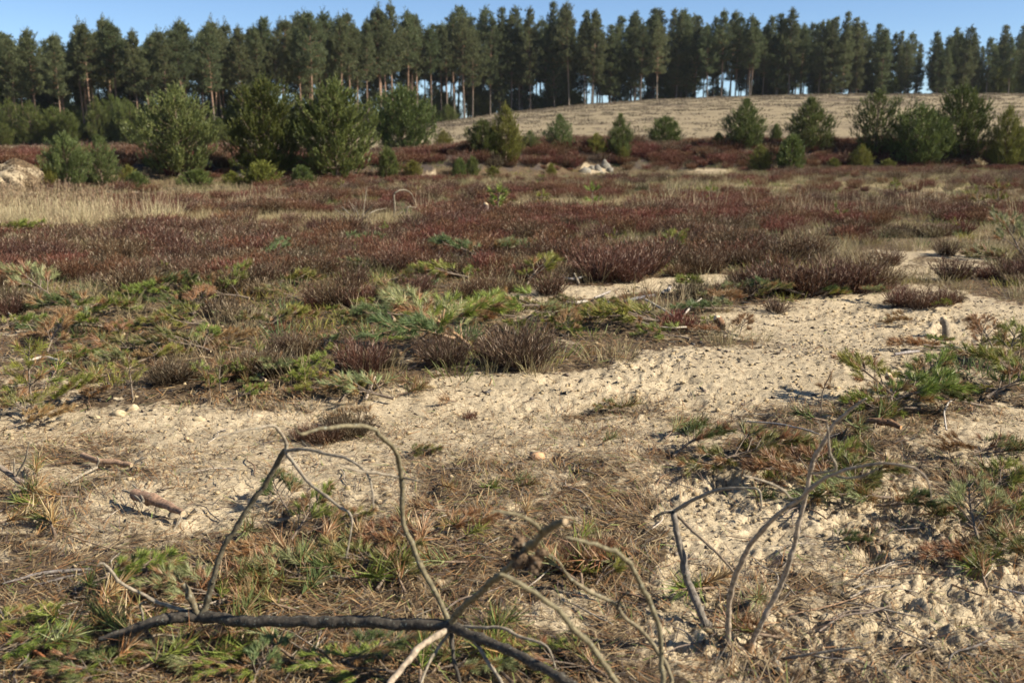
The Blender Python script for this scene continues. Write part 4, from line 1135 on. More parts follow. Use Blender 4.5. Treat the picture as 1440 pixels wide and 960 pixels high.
for px, py, hd, L_, tone, v, lift, label in BOUGHS:
    p = G(px, py); a = R(hd)
    half = L_ * .45 * math.cos(math.atan(lift))
    x, y = p[0] - math.cos(a) * half, p[1] - math.sin(a) * half
    s = L_ / .7 * (.72 if py > 760 else .85 if py > 540 else .8 if px < 520 else .95)
    hs = [H1(p[0] + math.cos(a) * half * q, p[1] + math.sin(a) * half * q) for q in (-1, 0, 1)]
    z = max(hs[0], (hs[0] + hs[1]) / 2) if lift < .1 else hs[0]
    flat = .5 if py > 860 and lift < .3 else 1.0
    o = two_part('pine_bough', bough((tone, v)), ('stem', 'needles'), (x, y, z), a, (s, s, s * 1.05 * flat), math.atan(lift) + math.atan2(hs[2] - hs[0], 2 * half) * .7)
    tag(o, label, 'pine bough', 'cut pine boughs lying on the ground')

rb = np.random.default_rng(64); eb, ei = [], []
for cx, cy, sx, sy, n in ((240, 440, 250, 30, 18), (200, 510, 220, 45, 22), (560, 470, 160, 40, 16), (840, 450, 170, 18, 12), (600, 395, 160, 16, 10), (1340, 520, 110, 50, 8), (1180, 425, 160, 14, 6), (380, 550, 120, 20, 7), (1000, 425, 60, 14, 5)):
    for _ in range(n):
        px, py = np.clip(cx + sx * rb.uniform(-1, 1), 4, 1436), cy + sy * rb.uniform(-1, 1)
        tone = ('green', 'olive', 'mixed', 'dead', 'dark', 'blue', 'pale')[rb.choice(7, p=[.24, .18, .18, .18, .08, .06, .08])]
        p = G(px, py); s = rb.uniform(.32, .68) * (1 if py < 470 else .85); a = rb.random() * 6.28
        o = two_part('pine_bough', bough((tone, int(rb.integers(0, 3)))), ('stem', 'needles'), (p[0], p[1], p[2]), a, (s, s, s * rb.uniform(.8, 1.3)), rb.choice([0, .05, .25], p=[.5, .3, .2]))
        eb.append(o); ei.append((px, py, {'green': 'small green', 'olive': 'small olive', 'mixed': 'small half-brown', 'dead': 'small rust-brown', 'dark': 'small dark green', 'blue': 'small grey-green', 'pale': 'small pale'}[tone]))
labs = label_by_landmark(ei, MARKS_HEATH, lambda key, n_, s, m: '%s bough end on the ground, %s %s %s' % (key, n_, s, m))
for o, l in zip(eb, labs): tag(o, l, 'pine bough', 'cut pine boughs lying on the ground')

# the big leaning bough in the middle
o = two_part('pine_bough', bough_meshes(777, .95, 'green', 15, .12, 110, .075, .0042, (.30, .19, .10), .12), ('stem', 'needles'), (*(G(560, 506) - [0, 0, .0])[:2], H1(*G(560, 506)[:2]) + .01), R(33), (1, 1, 1), .20)
tag(o, 'largest green pine bough, propped up and leaning over the low heather', 'pine bough', 'cut pine boughs lying on the ground')
o = two_part('pine_bough', bough_meshes(778, .8, 'pale', 13, .10, 100, .075, .0042, (.30, .19, .10), .1), ('stem', 'needles'), (*(G(655, 505))[:2], H1(*G(655, 505)[:2]) + .05), R(140), (1, 1, 1), .25)
tag(o, 'yellow-green bough crossing the largest leaning one', 'pine bough', 'cut pine boughs lying on the ground')
o = two_part('pine_bough', bough_meshes(779, .6, 'blue', 11, .08, 100, .075, .0042, (.28, .18, .10), .1), ('stem', 'needles'), (*(G(640, 508))[:2], H1(*G(640, 508)[:2]) + .12), R(205), (1, 1, 1), .05)
tag(o, 'bluish bough drooping in front of the largest leaning one', 'pine bough', 'cut pine boughs lying on the ground')

SEEDLINGS = [  # px, base py, height px, tone, whorls, clear, label
    (188, 566, 66, 'olive', 2, .45, 'spindly seedling with a bare white stem and olive crown'),
    (46, 582, 100, 'olive', 4, .25, 'bushy young seedling with long olive needles at the picture edge'),
    (296, 568, 34, 'dead', 2, .2, 'small rust-orange seedling on the track edge'),
    (310, 552, 54, 'mixed', 2, .4, 'bronze seedling in front of the twiggy brown heather'),
    (172, 556, 22, 'dead', 1, .3, 'tiny rust seedling beside the bare white stem'),
    (1155, 588, 62, 'dead', 1, .6, 'thin dark seedling with a rust-red star top'),
    (1235, 585, 56, 'dead', 2, .3, 'reddish seedling in front of the sharp snapped stick'),
    (1375, 510, 50, 'mixed', 2, .3, 'green and orange seedling standing near the upright sawn stump'),
    (700, 306, 44, 'green', 3, .3, 'thin green seedling beside the short sawn post'),
    (1050, 276, 22, 'green', 2, .2, 'thin green seedling in the far red heather below the egg-shaped pine'),
    (760, 300, 30, 'olive', 3, .2, 'small yellow-green seedling in straw beyond the heather mound'),
    (835, 300, 40, 'green', 3, .2, 'slim green seedling near the straw strip'),
    (1000, 288, 28, 'green', 2, .2, 'little green seedling in brown heather near the straw'),
    (1400, 300, 44, 'olive', 3, .1, 'yellow-green seedling in the far heather near the picture edge'),
    (1375, 305, 40, 'olive', 2, .1, 'spreading yellowish seedling with a slanting stem'),
    (1180, 318, 30, 'green', 2, .1, 'small green seedling in the straw beyond the tall heather bank'),
    (760, 262, 18, 'green', 2, .2, 'faint green seedling under the heather bank'),
    (480, 272, 18, 'olive', 2, .2, 'yellowish seedling at the edge of the far red heather'),
    (860, 350, 26, 'olive', 2, .1, 'yellow sprout on the top of the great heather mound'),
    (1340, 330, 22, 'olive', 2, .1, 'small yellow sprout in the straw beyond the bare sand'),
    (500, 362, 20, 'green', 2, .1, 'green sprout deep in the maroon heather'),
    (230, 392, 24, 'olive', 2, .2, 'yellowish sprout behind the cut bough heap'),
    (540, 336, 22, 'green', 2, .2, 'small sprout in the heather below the bare sapling'),
    (1255, 280, 26, 'green', 3, .1, 'green seedling in far brown heather below the open dark pine'),
]
for k, (px, py, hp, tone, wh, cl, label) in enumerate(SEEDLINGS):
    p = G(px, py); hh = hp / FPX * p[1] / CP
    near = p[1] < 9
    o = two_part('pine_seedling', seedling_meshes(600 + k, .42, tone, wh, 70 if near else 46, .060 if near else .075, .0036 if near else .009, .17 if wh > 1 else .10, cl), ('stem', 'needles'),
                 (p[0], p[1], p[2]), k * 1.3, (hh / .42 * .95,) * 2 + (hh / .42,))
    tag(o, label, 'pine seedling', 'young pine seedlings on the heath')

# short needle tufts broken off and lying about
TM = {t: tuft_mesh(700 + k, t) for k, t in enumerate(('green', 'pale', 'mixed', 'dead', 'dark'))}
rt = np.random.default_rng(41)
spots = []
for cx, cy, sx, sy, n in ((220, 880, 170, 60, 26), (450, 800, 120, 45, 18), (700, 920, 120, 30, 10), (640, 740, 110, 70, 12), (1130, 690, 110, 40, 16), (1370, 770, 70, 50, 12), (1250, 590, 80, 20, 8),
                          (60, 720, 50, 50, 8), (820, 790, 60, 40, 6), (560, 560, 80, 15, 6), (1230, 640, 160, 60, 10), (960, 600, 120, 40, 5), (230, 520, 160, 30, 10), (1400, 660, 40, 30, 5), (1000, 870, 120, 50, 5)):
    for _ in range(n):
        spots.append((cx + sx * rt.uniform(-1, 1), cy + sy * rt.uniform(-1, 1)))
tufts, titems = [], []
for px, py in spots:
    px = min(max(px, 4), 1436); py = min(py, 955)
    t = ('green', 'pale', 'mixed', 'dead', 'dark')[rt.choice(5, p=[.24, .16, .26, .24, .10])]
    p = G(px, py); s = rt.uniform(.75, 1.25)
    o = two_part('needle_tuft', TM[t], ('stem', 'needles'), (p[0], p[1], p[2] + .004), rt.random() * 6.28, (s, s, s))
    tufts.append(o); titems.append((px, py, {'green': 'green', 'pale': 'pale', 'mixed': 'half-brown', 'dead': 'rust-brown', 'dark': 'dark green'}[t]))
MARKS_NEAR = [(263, 840, 'the sawn stub'), (320, 760, 'the upright dead limb'), (450, 872, 'the thick dead stem'), (570, 720, 'the arching limb'), (635, 881, 'the branch fork'), (740, 780, 'the cone cluster'),
              (900, 830, 'the arched twigs'), (960, 780, 'the grey split limb'), (1036, 943, 'the pale branch foot'), (1090, 830, 'the pale straight branch'), (1210, 655, 'the arching pale branch'),
              (1365, 755, 'the pale needle fan'), (985, 640, 'the dark bough tip'), (1240, 605, 'the curved bark piece'), (145, 662, 'the peeled log'), (222, 722, 'the split log'), (50, 690, 'the leaning edge branch'),
              (90, 905, 'the red twig'), (385, 935, 'the star-shaped spray'), (660, 580, 'the tiny heather sprig'), (185, 540, 'the spindly seedling'), (435, 720, 'the upright spray'), (755, 645, 'the orange wood block')]
labs = label_by_landmark(titems, MARKS_NEAR, lambda key, n_, s, m: '%s needle tuft lying on the ground, %s %s %s' % (key, n_, s, m))
for o, l in zip(tufts, labs): tag(o, l, 'needle tuft', 'broken needle tufts on the ground')

# ================================================================== dead wood
def wood(name, parts, mat=M_BARK, label=None, cat=None, group=None, near=1):
    """parts: (part name, [(px, py, depth)], [width px], colour, cap colour) in the photo's plan; depth is metres ahead"""
    if name == 'dead_branch' and near != 1:
        parts = [(a, [(x, y, d * near) for x, y, d in pts], w, c, k) for a, pts, w, c, k in parts]
    allp = [at(*q) for q in parts[0][1]]
    root = np.array(allp[0])
    e = empty(name, root)
    made = {}
    for pn, pts, wpx, col, cap in parts:
        P = smooth_path([at(*q) for q in pts], 6)
        rad = np.array(wpx, float) / FPX * np.interp(np.linspace(0, 1, len(wpx)), np.linspace(0, 1, len(pts)), [q[2] for q in pts]) / 2
        r = np.random.default_rng(len(made) + 3)
        if len(P) > 8: P[1:-1] += r.normal(0, 1, (len(P) - 2, 3)) * rad.mean() * .12
        full = np.interp(np.linspace(0, 1, len(P)), np.linspace(0, 1, len(rad)), rad)
        seg = np.concatenate([[0], np.cumsum(np.linalg.norm(np.diff(P, axis=0), axis=1))])
        if seg[-1] > .12 and rad.mean() > .0015:
            fine_t = np.arange(0, seg[-1], .012); P = np.stack([np.interp(fine_t, seg, P[:, q]) for q in range(3)], 1); full = np.interp(fine_t, seg, full)
            for kn in np.arange(.05 + .05 * r.random(), seg[-1] - .02, .075):
                kn += r.normal(0, .018); full = full * (1 + r.uniform(.12, .38) * (.3 if rad.mean() > .014 else 1) * np.exp(-((fine_t - kn) / .009) ** 2)); P = P + r.normal(0, .0022, 3) * sstep(kn, kn + .03, fine_t)[:, None] * (1 - sstep(kn + .04, kn + .12, fine_t))[:, None]
        rad = full
        b = Buf()
        if seg[-1] > .15 and rad.mean() > .002:
            for q in range(int(seg[-1] / .07)):
                i = r.integers(2, len(P) - 2); d = norm(np.cross(P[i + 1] - P[i - 1], r.normal(0, 1, 3)) + (P[i + 1] - P[i - 1]) * 30 * r.random())
                tube(b, [P[i] - root, P[i] - root + d * (rad[i] + r.uniform(.004, .016))], [rad[i] * .55, rad[i] * .25], 5, col, .3, r=r)
        tube(b, P - root, rad, 9 if rad.mean() > .006 else 6, col, .16, cap={0: None, 1: cap}, r=r)
        par = e
        if '>' in pn:
            up, pn = pn.split('>'); par = made[up]
        o = b.build(pn.split(':')[0], mat, par, True)
        made[pn] = o
    return tag(e, label, cat, group)

DK, OL, GY, PL = (.060, .050, .038), (.150, .125, .072), (.235, .195, .140), (.30, .235, .165)
CUT = (.60, .36, .14)
wood('dead_branch', [
    ('stem', [(140, 898, 3.02), (187, 884, 3.04), (233, 870, 3.07), (267, 866, 3.08), (283, 866, 3.08), (333, 872, 3.02), (417, 873, 2.96), (480, 873, 2.92), (568, 878, 2.86), (612, 880, 2.83), (637, 881, 2.82)], [7, 15, 17, 19, 18, 17, 17, 18, 18, 18, 15], DK, None),
    ('limb:r', [(630, 878, 2.82), (652, 887, 2.78), (714, 914, 2.66), (777, 947, 2.52), (802, 961, 2.47), (905, 1016, 2.30)], [18, 16, 14, 14, 14, 13], DK, None),
    ('limb:arch', [(636, 884, 2.82), (631, 872, 2.82), (614, 835, 2.84), (593, 797, 2.86), (577, 756, 2.88), (568, 727, 2.88), (565, 685, 2.86), (563, 656, 2.84), (554, 633, 2.78), (539, 614, 2.70), (518, 602, 2.6), (493, 597, 2.5), (464, 602, 2.42), (422, 611, 2.34), (415, 604, 2.32), (411, 592, 2.31)],
     [11, 8.5, 8, 7.5, 7.5, 7, 7, 8, 6.5, 6.5, 6.5, 6.5, 5.5, 4, 3, 2], OL, None),
    ('limb:arch>twig:a', [(565, 671, 2.86), (527, 664, 2.8), (500, 660, 2.74), (477, 655, 2.68)], [5, 4, 3, 2], GY, None),
    ('limb:arch>twig:b', [(565, 671, 2.86), (580, 674, 2.82), (596, 678, 2.8)], [4, 3, 1.5], GY, None),
    ('limb:up', [(283, 864, 3.08), (290, 850, 3.08), (300, 814, 3.08), (317, 764, 3.08), (346, 718, 3.08), (375, 677, 3.07), (395, 643, 3.06), (402, 632, 3.05)], [12, 10, 8, 7.5, 7.5, 7.5, 8, 9], (.095, .080, .050), None),
    ('limb:up>twig:c', [(402, 634, 3.05), (402, 622, 3.04), (392, 605, 3.0), (379, 600, 2.96), (342, 607, 2.9), (300, 614, 2.85)], [6, 5.5, 5, 4, 3, 2], GY, None),
    ('limb:up>twig:d', [(402, 636, 3.05), (425, 666, 3.0), (443, 685, 2.96), (481, 714, 2.9), (492, 727, 2.86), (493, 745, 2.84), (487, 785, 2.82)], [6, 5, 4.5, 4, 4, 3, 2], GY, None),
    ('limb:up>twig:e', [(402, 634, 3.05), (420, 632, 3.0), (443, 634, 2.96), (485, 643, 2.9), (514, 664, 2.84), (524, 688, 2.8), (526, 718, 2.78)], [6, 5, 5, 4, 3, 3, 2], GY, None),
    ('stub', [(281, 864, 3.08), (275, 855, 3.08), (267, 839, 3.07), (254, 820, 3.06)], [13, 11, 10, 9], (.13, .105, .062), CUT),
    ('limb:low', [(268, 861, 3.09), (225, 847, 3.1), (200, 836, 3.1), (179, 826, 3.08), (163, 814, 3.06), (152, 800, 3.04), (142, 791, 3.02), (137, 797, 3.02)], [6, 5.5, 5, 5, 5, 5, 4, 3], GY, None),
    ('twig:f', [(201, 872, 3.13), (200, 860, 3.13), (197, 850, 3.12), (205, 846, 3.1)], [4, 4, 3.5, 3], GY, None),
    ('limb:under', [(205, 884, 3.14), (213, 899, 3.12), (232, 908, 3.1), (255, 900, 3.08), (276, 885, 3.08)], [4, 6, 7, 6, 6], DK, None),
    ('limb:fl', [(640, 882, 2.82), (627, 886, 2.8), (602, 902, 2.74), (577, 922, 2.68), (548, 960, 2.58), (530, 995, 2.5)], [11, 10, 10, 9, 9, 8], PL, None),
    ('twig:g', [(632, 890, 2.82), (620, 905, 2.8), (606, 927, 2.76), (591, 962, 2.7)], [5, 5, 4.5, 4], GY, None),
    ('limb:down', [(635, 890, 2.82), (637, 922, 2.78), (643, 945, 2.74), (648, 965, 2.72), (655, 1000, 2.68)], [8, 6, 6, 5, 4], DK, None),
    ('twig:h', [(664, 898, 2.77), (676, 914, 2.72), (689, 935, 2.68), (706, 962, 2.62), (722, 990, 2.58)], [6, 6, 6, 6, 5], GY, None),
    ('twig:i', [(648, 880, 2.79), (693, 883, 2.74), (735, 893, 2.7), (764, 907, 2.66), (777, 927, 2.64), (782, 940, 2.63)], [5, 5, 4.5, 4, 3, 2], GY, None),
    ('limb:fork', [(636, 884, 2.82), (638, 870, 2.8), (652, 852, 2.74), (677, 831, 2.62), (702, 808, 2.48), (727, 787, 2.34), (747, 764, 2.22), (764, 747, 2.12), (780, 737, 2.05), (799, 731, 2.0)], [14, 11, 9.5, 9.5, 10, 10, 10, 11, 11, 9], OL, (.3, .22, .13)),
    ('limb:fork>twig:j', [(762, 749, 2.12), (752, 736, 2.08), (735, 727, 2.04), (718, 722, 2.0), (700, 719, 1.98), (685, 722, 1.96)], [6, 6, 5, 5, 4, 2], OL, None),
    ('limb:k', [(905, 1016, 2.30), (886, 985, 2.28), (867, 960, 2.25), (840, 918, 2.18), (807, 881, 2.1), (777, 854, 2.03), (748, 831, 1.97), (715, 812, 1.92), (700, 806, 1.9)], [9, 9, 9, 9, 9, 8, 7, 6, 3], (.17, .145, .085), None),
    ('limb:l', [(908, 1016, 2.30), (925, 985, 2.36), (932, 960, 2.38), (932, 914, 2.38), (923, 872, 2.36), (907, 831, 2.32), (886, 793, 2.26), (865, 772, 2.2), (840, 764, 2.13), (815, 757, 2.08), (794, 754, 2.05)], [9, 8.5, 8, 8, 8, 8, 7.5, 7, 6, 5, 3], (.17, .145, .085), None),
    ('limb:m', [(906, 1016, 2.30), (935, 975, 2.5), (944, 955, 2.56), (930, 922, 2.56), (911, 897, 2.55), (869, 856, 2.5), (840, 836, 2.46), (815, 822, 2.42), (800, 812, 2.4), (790, 792, 2.38), (768, 775, 2.36)], [7, 7, 7, 7, 6.5, 6, 6, 5.5, 5, 4, 2], (.17, .14, .085), None),
    ('limb:m>twig:n', [(868, 856, 2.5), (872, 842, 2.48), (880, 834, 2.46), (885, 833, 2.46)], [5, 4, 3.5, 3], DK, None),
], label='big forked dead pine top with dark stem and several arching limbs', cat='dead branch', near=.945)
# cone cluster on the forked limb
db = [o for o in COL.objects if o.name.startswith('dead_branch')][0]
rc = np.random.default_rng(9); c0 = at(741, 777, 2.27 * .945) - np.array(db.location)
for k in range(11):
    d = norm(rc.normal(0, 1, 3) * [1, 1, .8]); p = c0 + d * rc.uniform(.010, .026); b = Buf()
    t = np.linspace(0, 1, 6)
    tube(b, [p + d * .030 * q for q in t], .010 * np.sin(t * 2.6 + .35) + .001, 7, (.135, .088, .050), .5, r=rc)
    n = 40; q = rc.random(n); a = rc.random(n) * 6.28
    u = norm(np.cross(d, [.3, .5, .8])); w = np.cross(d, u)
    rad = norm(np.cos(a)[:, None] * u + np.sin(a)[:, None] * w)
    blades(b, p + d * (.03 * q)[:, None] + rad * (.009 * np.sin(q * 2.6 + .35))[:, None], rad + d * .6, .008, .007, (.17, .115, .07), (.10, .065, .04), rc)
    b.build('cone', M_CHIP, db)

wood('dead_branch', [
    ('limb:a', [(1036, 944, 2.92), (1023, 931, 2.95), (994, 877, 3.02), (973, 831, 3.1), (961, 793, 3.14), (952, 747, 3.18), (946, 718, 3.22)], [12, 12, 12, 12, 11, 9, 9], (.155, .130, .100), None),
    ('limb:a>twig:b', [(947, 719, 3.22), (960, 711, 3.2), (982, 700, 3.16), (1011, 689, 3.1), (1040, 687, 3.06), (1067, 690, 3.02), (1069, 718, 3.0)], [5, 6, 5.5, 5, 4, 3.5, 2], GY, None),
    ('limb:a>twig:c', [(947, 720, 3.22), (935, 720, 3.2), (925, 724, 3.2), (918, 729, 3.2)], [5, 4, 3.5, 2], DK, None),
    ('limb:a>twig:d', [(950, 722, 3.22), (968, 740, 3.18), (986, 756, 3.14), (1015, 785, 3.08), (1032, 804, 3.04)], [4.5, 4.5, 4, 4, 3], (.20, .15, .10), None),
    ('limb:e', [(1036, 944, 2.92), (1030, 925, 2.91), (1025, 893, 2.88), (1025, 852, 2.85), (1036, 806, 2.8), (1057, 764, 2.74), (1090, 727, 2.67), (1120, 704, 2.62), (1139, 687, 2.58), (1168, 668, 2.53), (1189, 659, 2.5), (1210, 654, 2.48), (1243, 651, 2.44), (1281, 657, 2.4), (1302, 671, 2.38), (1308, 690, 2.37), (1309, 704, 2.37)], [10, 9.5, 8.5, 8, 8, 7.5, 7, 6.5, 6, 5.2, 4.6, 4.2, 3.8, 3.4, 3, 2.2, 1.2], PL, None),
    ('limb:f', [(1040, 940, 2.92), (1050, 931, 2.9), (1064, 889, 2.88), (1089, 839, 2.85), (1106, 802, 2.82), (1118, 756, 2.79), (1131, 702, 2.76), (1139, 664, 2.73), (1152, 631, 2.7), (1172, 597, 2.66), (1197, 577, 2.62), (1222, 557, 2.58)], [9, 8.5, 8, 7.5, 7.5, 7, 6.5, 6.5, 6, 5.5, 5, 2], (.33, .265, .19), None),
    ('limb:f>twig:g', [(1139, 666, 2.73), (1175, 660, 2.66), (1168, 640, 2.64), (1166, 627, 2.64), (1163, 600, 2.63), (1162, 593, 2.63)], [3, 4, 4, 3.5, 3, 2], GY, None),
    ('limb:e>twig:h', [(1124, 702, 2.61), (1112, 700, 2.6), (1100, 688, 2.58), (1075, 675, 2.56), (1045, 668, 2.54)], [4, 4, 4, 3.5, 2], GY, None),
    ('limb:e>twig:i', [(1171, 667, 2.53), (1190, 672, 2.5), (1215, 668, 2.47), (1236, 657, 2.44)], [4, 4, 3.5, 2.5], GY, None),
    ('limb:j', [(1032, 948, 2.92), (1045, 942, 2.9), (1077, 931, 2.86), (1127, 922, 2.8), (1177, 914, 2.76), (1218, 910, 2.72)], [9, 7, 6, 5, 4.5, 3], (.22, .185, .14), None),
    ('limb:j>twig:k', [(1062, 936, 2.88), (1078, 926, 2.86), (1085, 918, 2.85), (1080, 910, 2.85)], [6, 5, 4, 2], DK, None),
    ('stem', [(1040, 938, 2.92), (1028, 950, 2.92), (1000, 962, 2.9), (950, 985, 2.86)], [13, 12, 11, 10], DK, None),
], label='pale dead branch fanning up from one foot, two limbs crossing above the sand', cat='dead branch')

wood('dead_branch', [
    ('stem', [(-30, 635, 4.4), (0, 657, 4.36), (33, 681, 4.3), (62, 706, 4.22), (77, 722, 4.16), (86, 738, 4.08), (80, 757, 4.0), (68, 770, 3.94), (40, 782, 3.9), (5, 792, 3.88)], [8, 8, 8, 7.5, 7, 6, 6, 6, 6, 5], (.20, .155, .115), None),
    ('twig:a', [(22, 672, 4.32), (32, 652, 4.3), (37, 640, 4.28), (40, 620, 4.26)], [3, 3, 2.5, 1.5], GY, None),
    ('twig:b', [(20, 668, 4.33), (20, 655, 4.32), (20, 644, 4.32)], [3, 2.5, 1.5], GY, None),
], label='bent dead branch leaning in from the picture edge above the litter', cat='dead branch')

def stick(name, pts, wpx, col, label, cat, group=None, cap=None, lift=0.0, twigs=(), mat=None, knob=.25):
    """a stick that lies on the ground along photo points (px, py)"""
    P = np.array([G(x, y) for x, y in pts]); 
    w = np.array(wpx, float); dm = np.interp(np.linspace(0, 1, len(w)), np.linspace(0, 1, len(P)), P[:, 1])
    rad = w / FPX * dm / 2
    P[:, 2] = np.maximum(h_coarse(P[:, 0], P[:, 1]) + .01, P[:, 2]) + np.interp(np.linspace(0, 1, len(P)), np.linspace(0, 1, len(w)), rad) * .9 + lift
    if len(P) > 2: P[1:-1, 2] = np.maximum(P[1:-1, 2], np.interp(np.arange(1, len(P) - 1), [0, len(P) - 1], [P[0, 2], P[-1, 2]]))
    e = empty(name, P.mean(0)); r = np.random.default_rng(int(abs(pts[0][0])))
    b = Buf(); Q = smooth_path(P - P.mean(0), 5); Q[1:-1] += r.normal(0, .12, (len(Q) - 2, 3)) * rad.mean()
    tube(b, Q, rad, 9 if rad.mean() > .008 else 6, col, knob, cap={0: cap, 1: cap}, r=r)
    b.build('stem', mat or M_BARK, e, True)
    for tp, tw in twigs:
        T = np.array([np.array(at(*q)) for q in tp]) - P.mean(0)
        b = Buf(); tube(b, smooth_path(T, 4), np.array(tw) / FPX * tp[0][2] / 2, 6, GY, .15, r=r); b.build('twig', M_BARK, e, True)
    return tag(e, label, cat, group)

PALECUT = (.44, .33, .20)
d1 = G(145, 664)[1]
stick('log', [(117, 652), (140, 660), (162, 662), (186, 665)], [9, 9, 8.5, 7], (.29, .185, .115), 'slim peeled log with a forked stub lying on the sand', 'log', None, PALECUT, .02,
      [([(136, 657, d1), (118, 666, d1 - .1), (98, 678, d1 - .2)], [5, 4.5, 4]), ([(183, 664, d1), (188, 654, d1), (197, 646, d1), (207, 643, d1)], [4, 4, 3, 2]), ([(136, 654, d1), (139, 648, d1), (136, 641, d1)], [3, 3, 2])])
d2 = G(222, 730)[1]
stick('log', [(191, 716), (212, 724), (235, 729), (259, 740)], [17, 19, 13, 9], (.25, .155, .10), 'split thick log with pale torn ends, leaning on a sand lump', 'log', None, (.46, .34, .21), .035,
      [([(240, 726, d2), (243, 716, d2), (241, 707, d2)], [9, 8, 7]), ([(200, 706, d2), (186, 694, d2 + .1), (172, 689, d2 + .2)], [4, 3.5, 2.5]), ([(202, 704, d2), (195, 690, d2 + .1), (187, 681, d2 + .15)], [4, 3.5, 2.5]),
       ([(262, 732, d2), (268, 723, d2), (276, 716, d2)], [5, 5, 6]), ([(257, 722, d2), (251, 735, d2 - .1), (243, 746, d2 - .15)], [3, 3, 2])])
stick('stick', [(4, 826), (54, 815), (92, 809), (130, 806)], [3, 6, 6, 4], (.17, .145, .125), 'grey split stick lying in straw litter by the picture edge', 'stick')
stick('stick', [(48, 828), (88, 819), (128, 810)], [3, 4, 3], (.13, .11, .095), 'thin dark stick close beside the grey split stick', 'stick')
stick('stick', [(29, 732), (83, 754), (125, 767), (162, 778)], [2.5, 3, 3, 2], (.36, .26, .16), 'long straw-coloured thin stick between the bent branch and the thick stem', 'stick')
stick('stick', [(5, 897), (42, 918), (62, 931), (88, 950)], [4, 6, 6, 5], (.34, .13, .055), 'red-barked twig lying on green needles in the near corner', 'stick')
stick('stick', [(1222, 602), (1238, 606), (1252, 606), (1266, 612)], [8, 11, 10, 6], (.19, .105, .055), 'curved piece of brown bark under the green bough', 'bark piece', None, (.45, .25, .11), .02)
stick('stick', [(1258, 503), (1275, 500), (1292, 498)], [4, 5, 4], (.25, .22, .20), 'short grey stick on the rust bough near the sawn stump', 'stick')
stick('stick', [(1341, 494), (1350, 498), (1356, 498)], [6, 8, 6], (.16, .13, .10), 'short dark stick end poking out of the sand', 'stick', None, (.25, .2, .15))
stick('stick', [(340, 846), (325, 834), (312, 828), (272, 814)], [3, 4, 4, 2], (.21, .17, .14), 'greyish thin stick behind the thick dead stem', 'stick')
stick('stick', [(300, 858), (340, 850), (374, 842)], [4, 5, 4], (.12, .10, .08), 'dark stick behind the thick dead stem with a pale chip', 'stick')
stick('stick', [(350, 882), (400, 905), (440, 928), (465, 942)], [3, 4, 4, 3], (.18, .14, .10), 'thin straight stick below the thick dead stem', 'stick')
stick('stick', [(452, 882), (490, 884), (540, 881)], [3, 4, 3], (.26, .21, .15), 'pale stick lying under the thick dead stem', 'stick')
stick('stick', [(165, 915), (195, 907), (225, 900), (265, 904)], [3, 4, 4, 3], (.24, .19, .13), 'pale twig in the needles below the tapered stem end', 'stick')
stick('stick', [(152, 937), (190, 920), (225, 911)], [4, 5, 4], (.22, .17, .12), 'frayed brown stick below the tapered stem end', 'stick')
stick('stick', [(40, 514), (62, 510), (80, 514), (100, 519)], [3, 4.5, 4.5, 3], (.42, .36, .28), 'pale forked stick on brown needles behind the bushy seedling', 'stick', None, None, .02,
      [([(79, 513, G(79, 514)[1]), (66, 522, G(66, 522)[1]), (52, 530, G(52, 530)[1])], [3.5, 3, 2])])
stick('stick', [(13, 450), (24, 460), (34, 470)], [2.5, 2.5, 2], (.34, .29, .23), 'short grey twig standing off the black ground', 'stick', None, None, .04)
stick('stick', [(90, 504), (120, 500), (160, 497)], [3, 4, 3], (.20, .165, .12), 'brown branch piece behind the pale forked stick', 'stick', None, None, .03)
stick('stick', [(219, 490), (226, 498), (232, 505)], [6, 6, 4], (.40, .32, .22), 'short cut stick slanting in front of the cut heap', 'stick', None, PALECUT, .03)
stick('stick', [(538, 440), (546, 449), (555, 458)], [5, 5.5, 5], (.26, .17, .11), 'brown cut stick slanting behind the leaning bough', 'stick', None, PALECUT, .03)
stick('stick', [(1045, 608), (1090, 612), (1130, 622), (1152, 628)], [2, 3, 3, 1.5], (.28, .25, .22), 'silvery stick crossing the bough pile', 'stick', None, None, .05)
stick('stick', [(1035, 642), (1060, 640), (1090, 642)], [2.5, 3, 2], (.30, .26, .22), 'thin silvery twig on the near side of the bough pile', 'stick', None, None, .03)
stick('stick', [(907, 430), (930, 443), (957, 460)], [3, 3.5, 3], (.36, .31, .25), 'pale straight twig, one of the crossed grey twigs', 'stick', None, None, .04)
stick('stick', [(957, 460), (970, 442), (986, 428)], [3, 3, 2], (.36, .31, .25), 'short pale twig crossing the straight pale one', 'stick', None, None, .04)
stick('stick', [(866, 452), (890, 462), (930, 473), (965, 471)], [2.5, 3, 3, 2.5], (.40, .34, .26), 'whitish stem along the flat yellow-green bough', 'stick', None, None, .05)
stick('stick', [(796, 430), (812, 429), (826, 427)], [5, 5, 4], (.38, .33, .27), 'pale grey stick just below the bare sand strip', 'stick')
stick('stick', [(836, 426), (850, 420), (858, 416)], [2.5, 3, 2], (.30, .26, .22), 'thin grey twig pointing at the bare sand strip', 'stick', None, None, .03)
stick('stick', [(878, 428), (895, 424), (920, 419)], [4, 5, 4], (.12, .11, .11), 'charred black stick below the bare sand strip', 'stick')
stick('stick', [(846, 428), (856, 430), (866, 429)], [4, 5, 4], (.16, .15, .15), 'short charred stick next to the long charred one', 'stick')
stick('stick', [(930, 415), (938, 413), (942, 408)], [4, 6, 5], (.34, .30, .26), 'stubby grey stick at the end of the bare sand strip', 'stick')
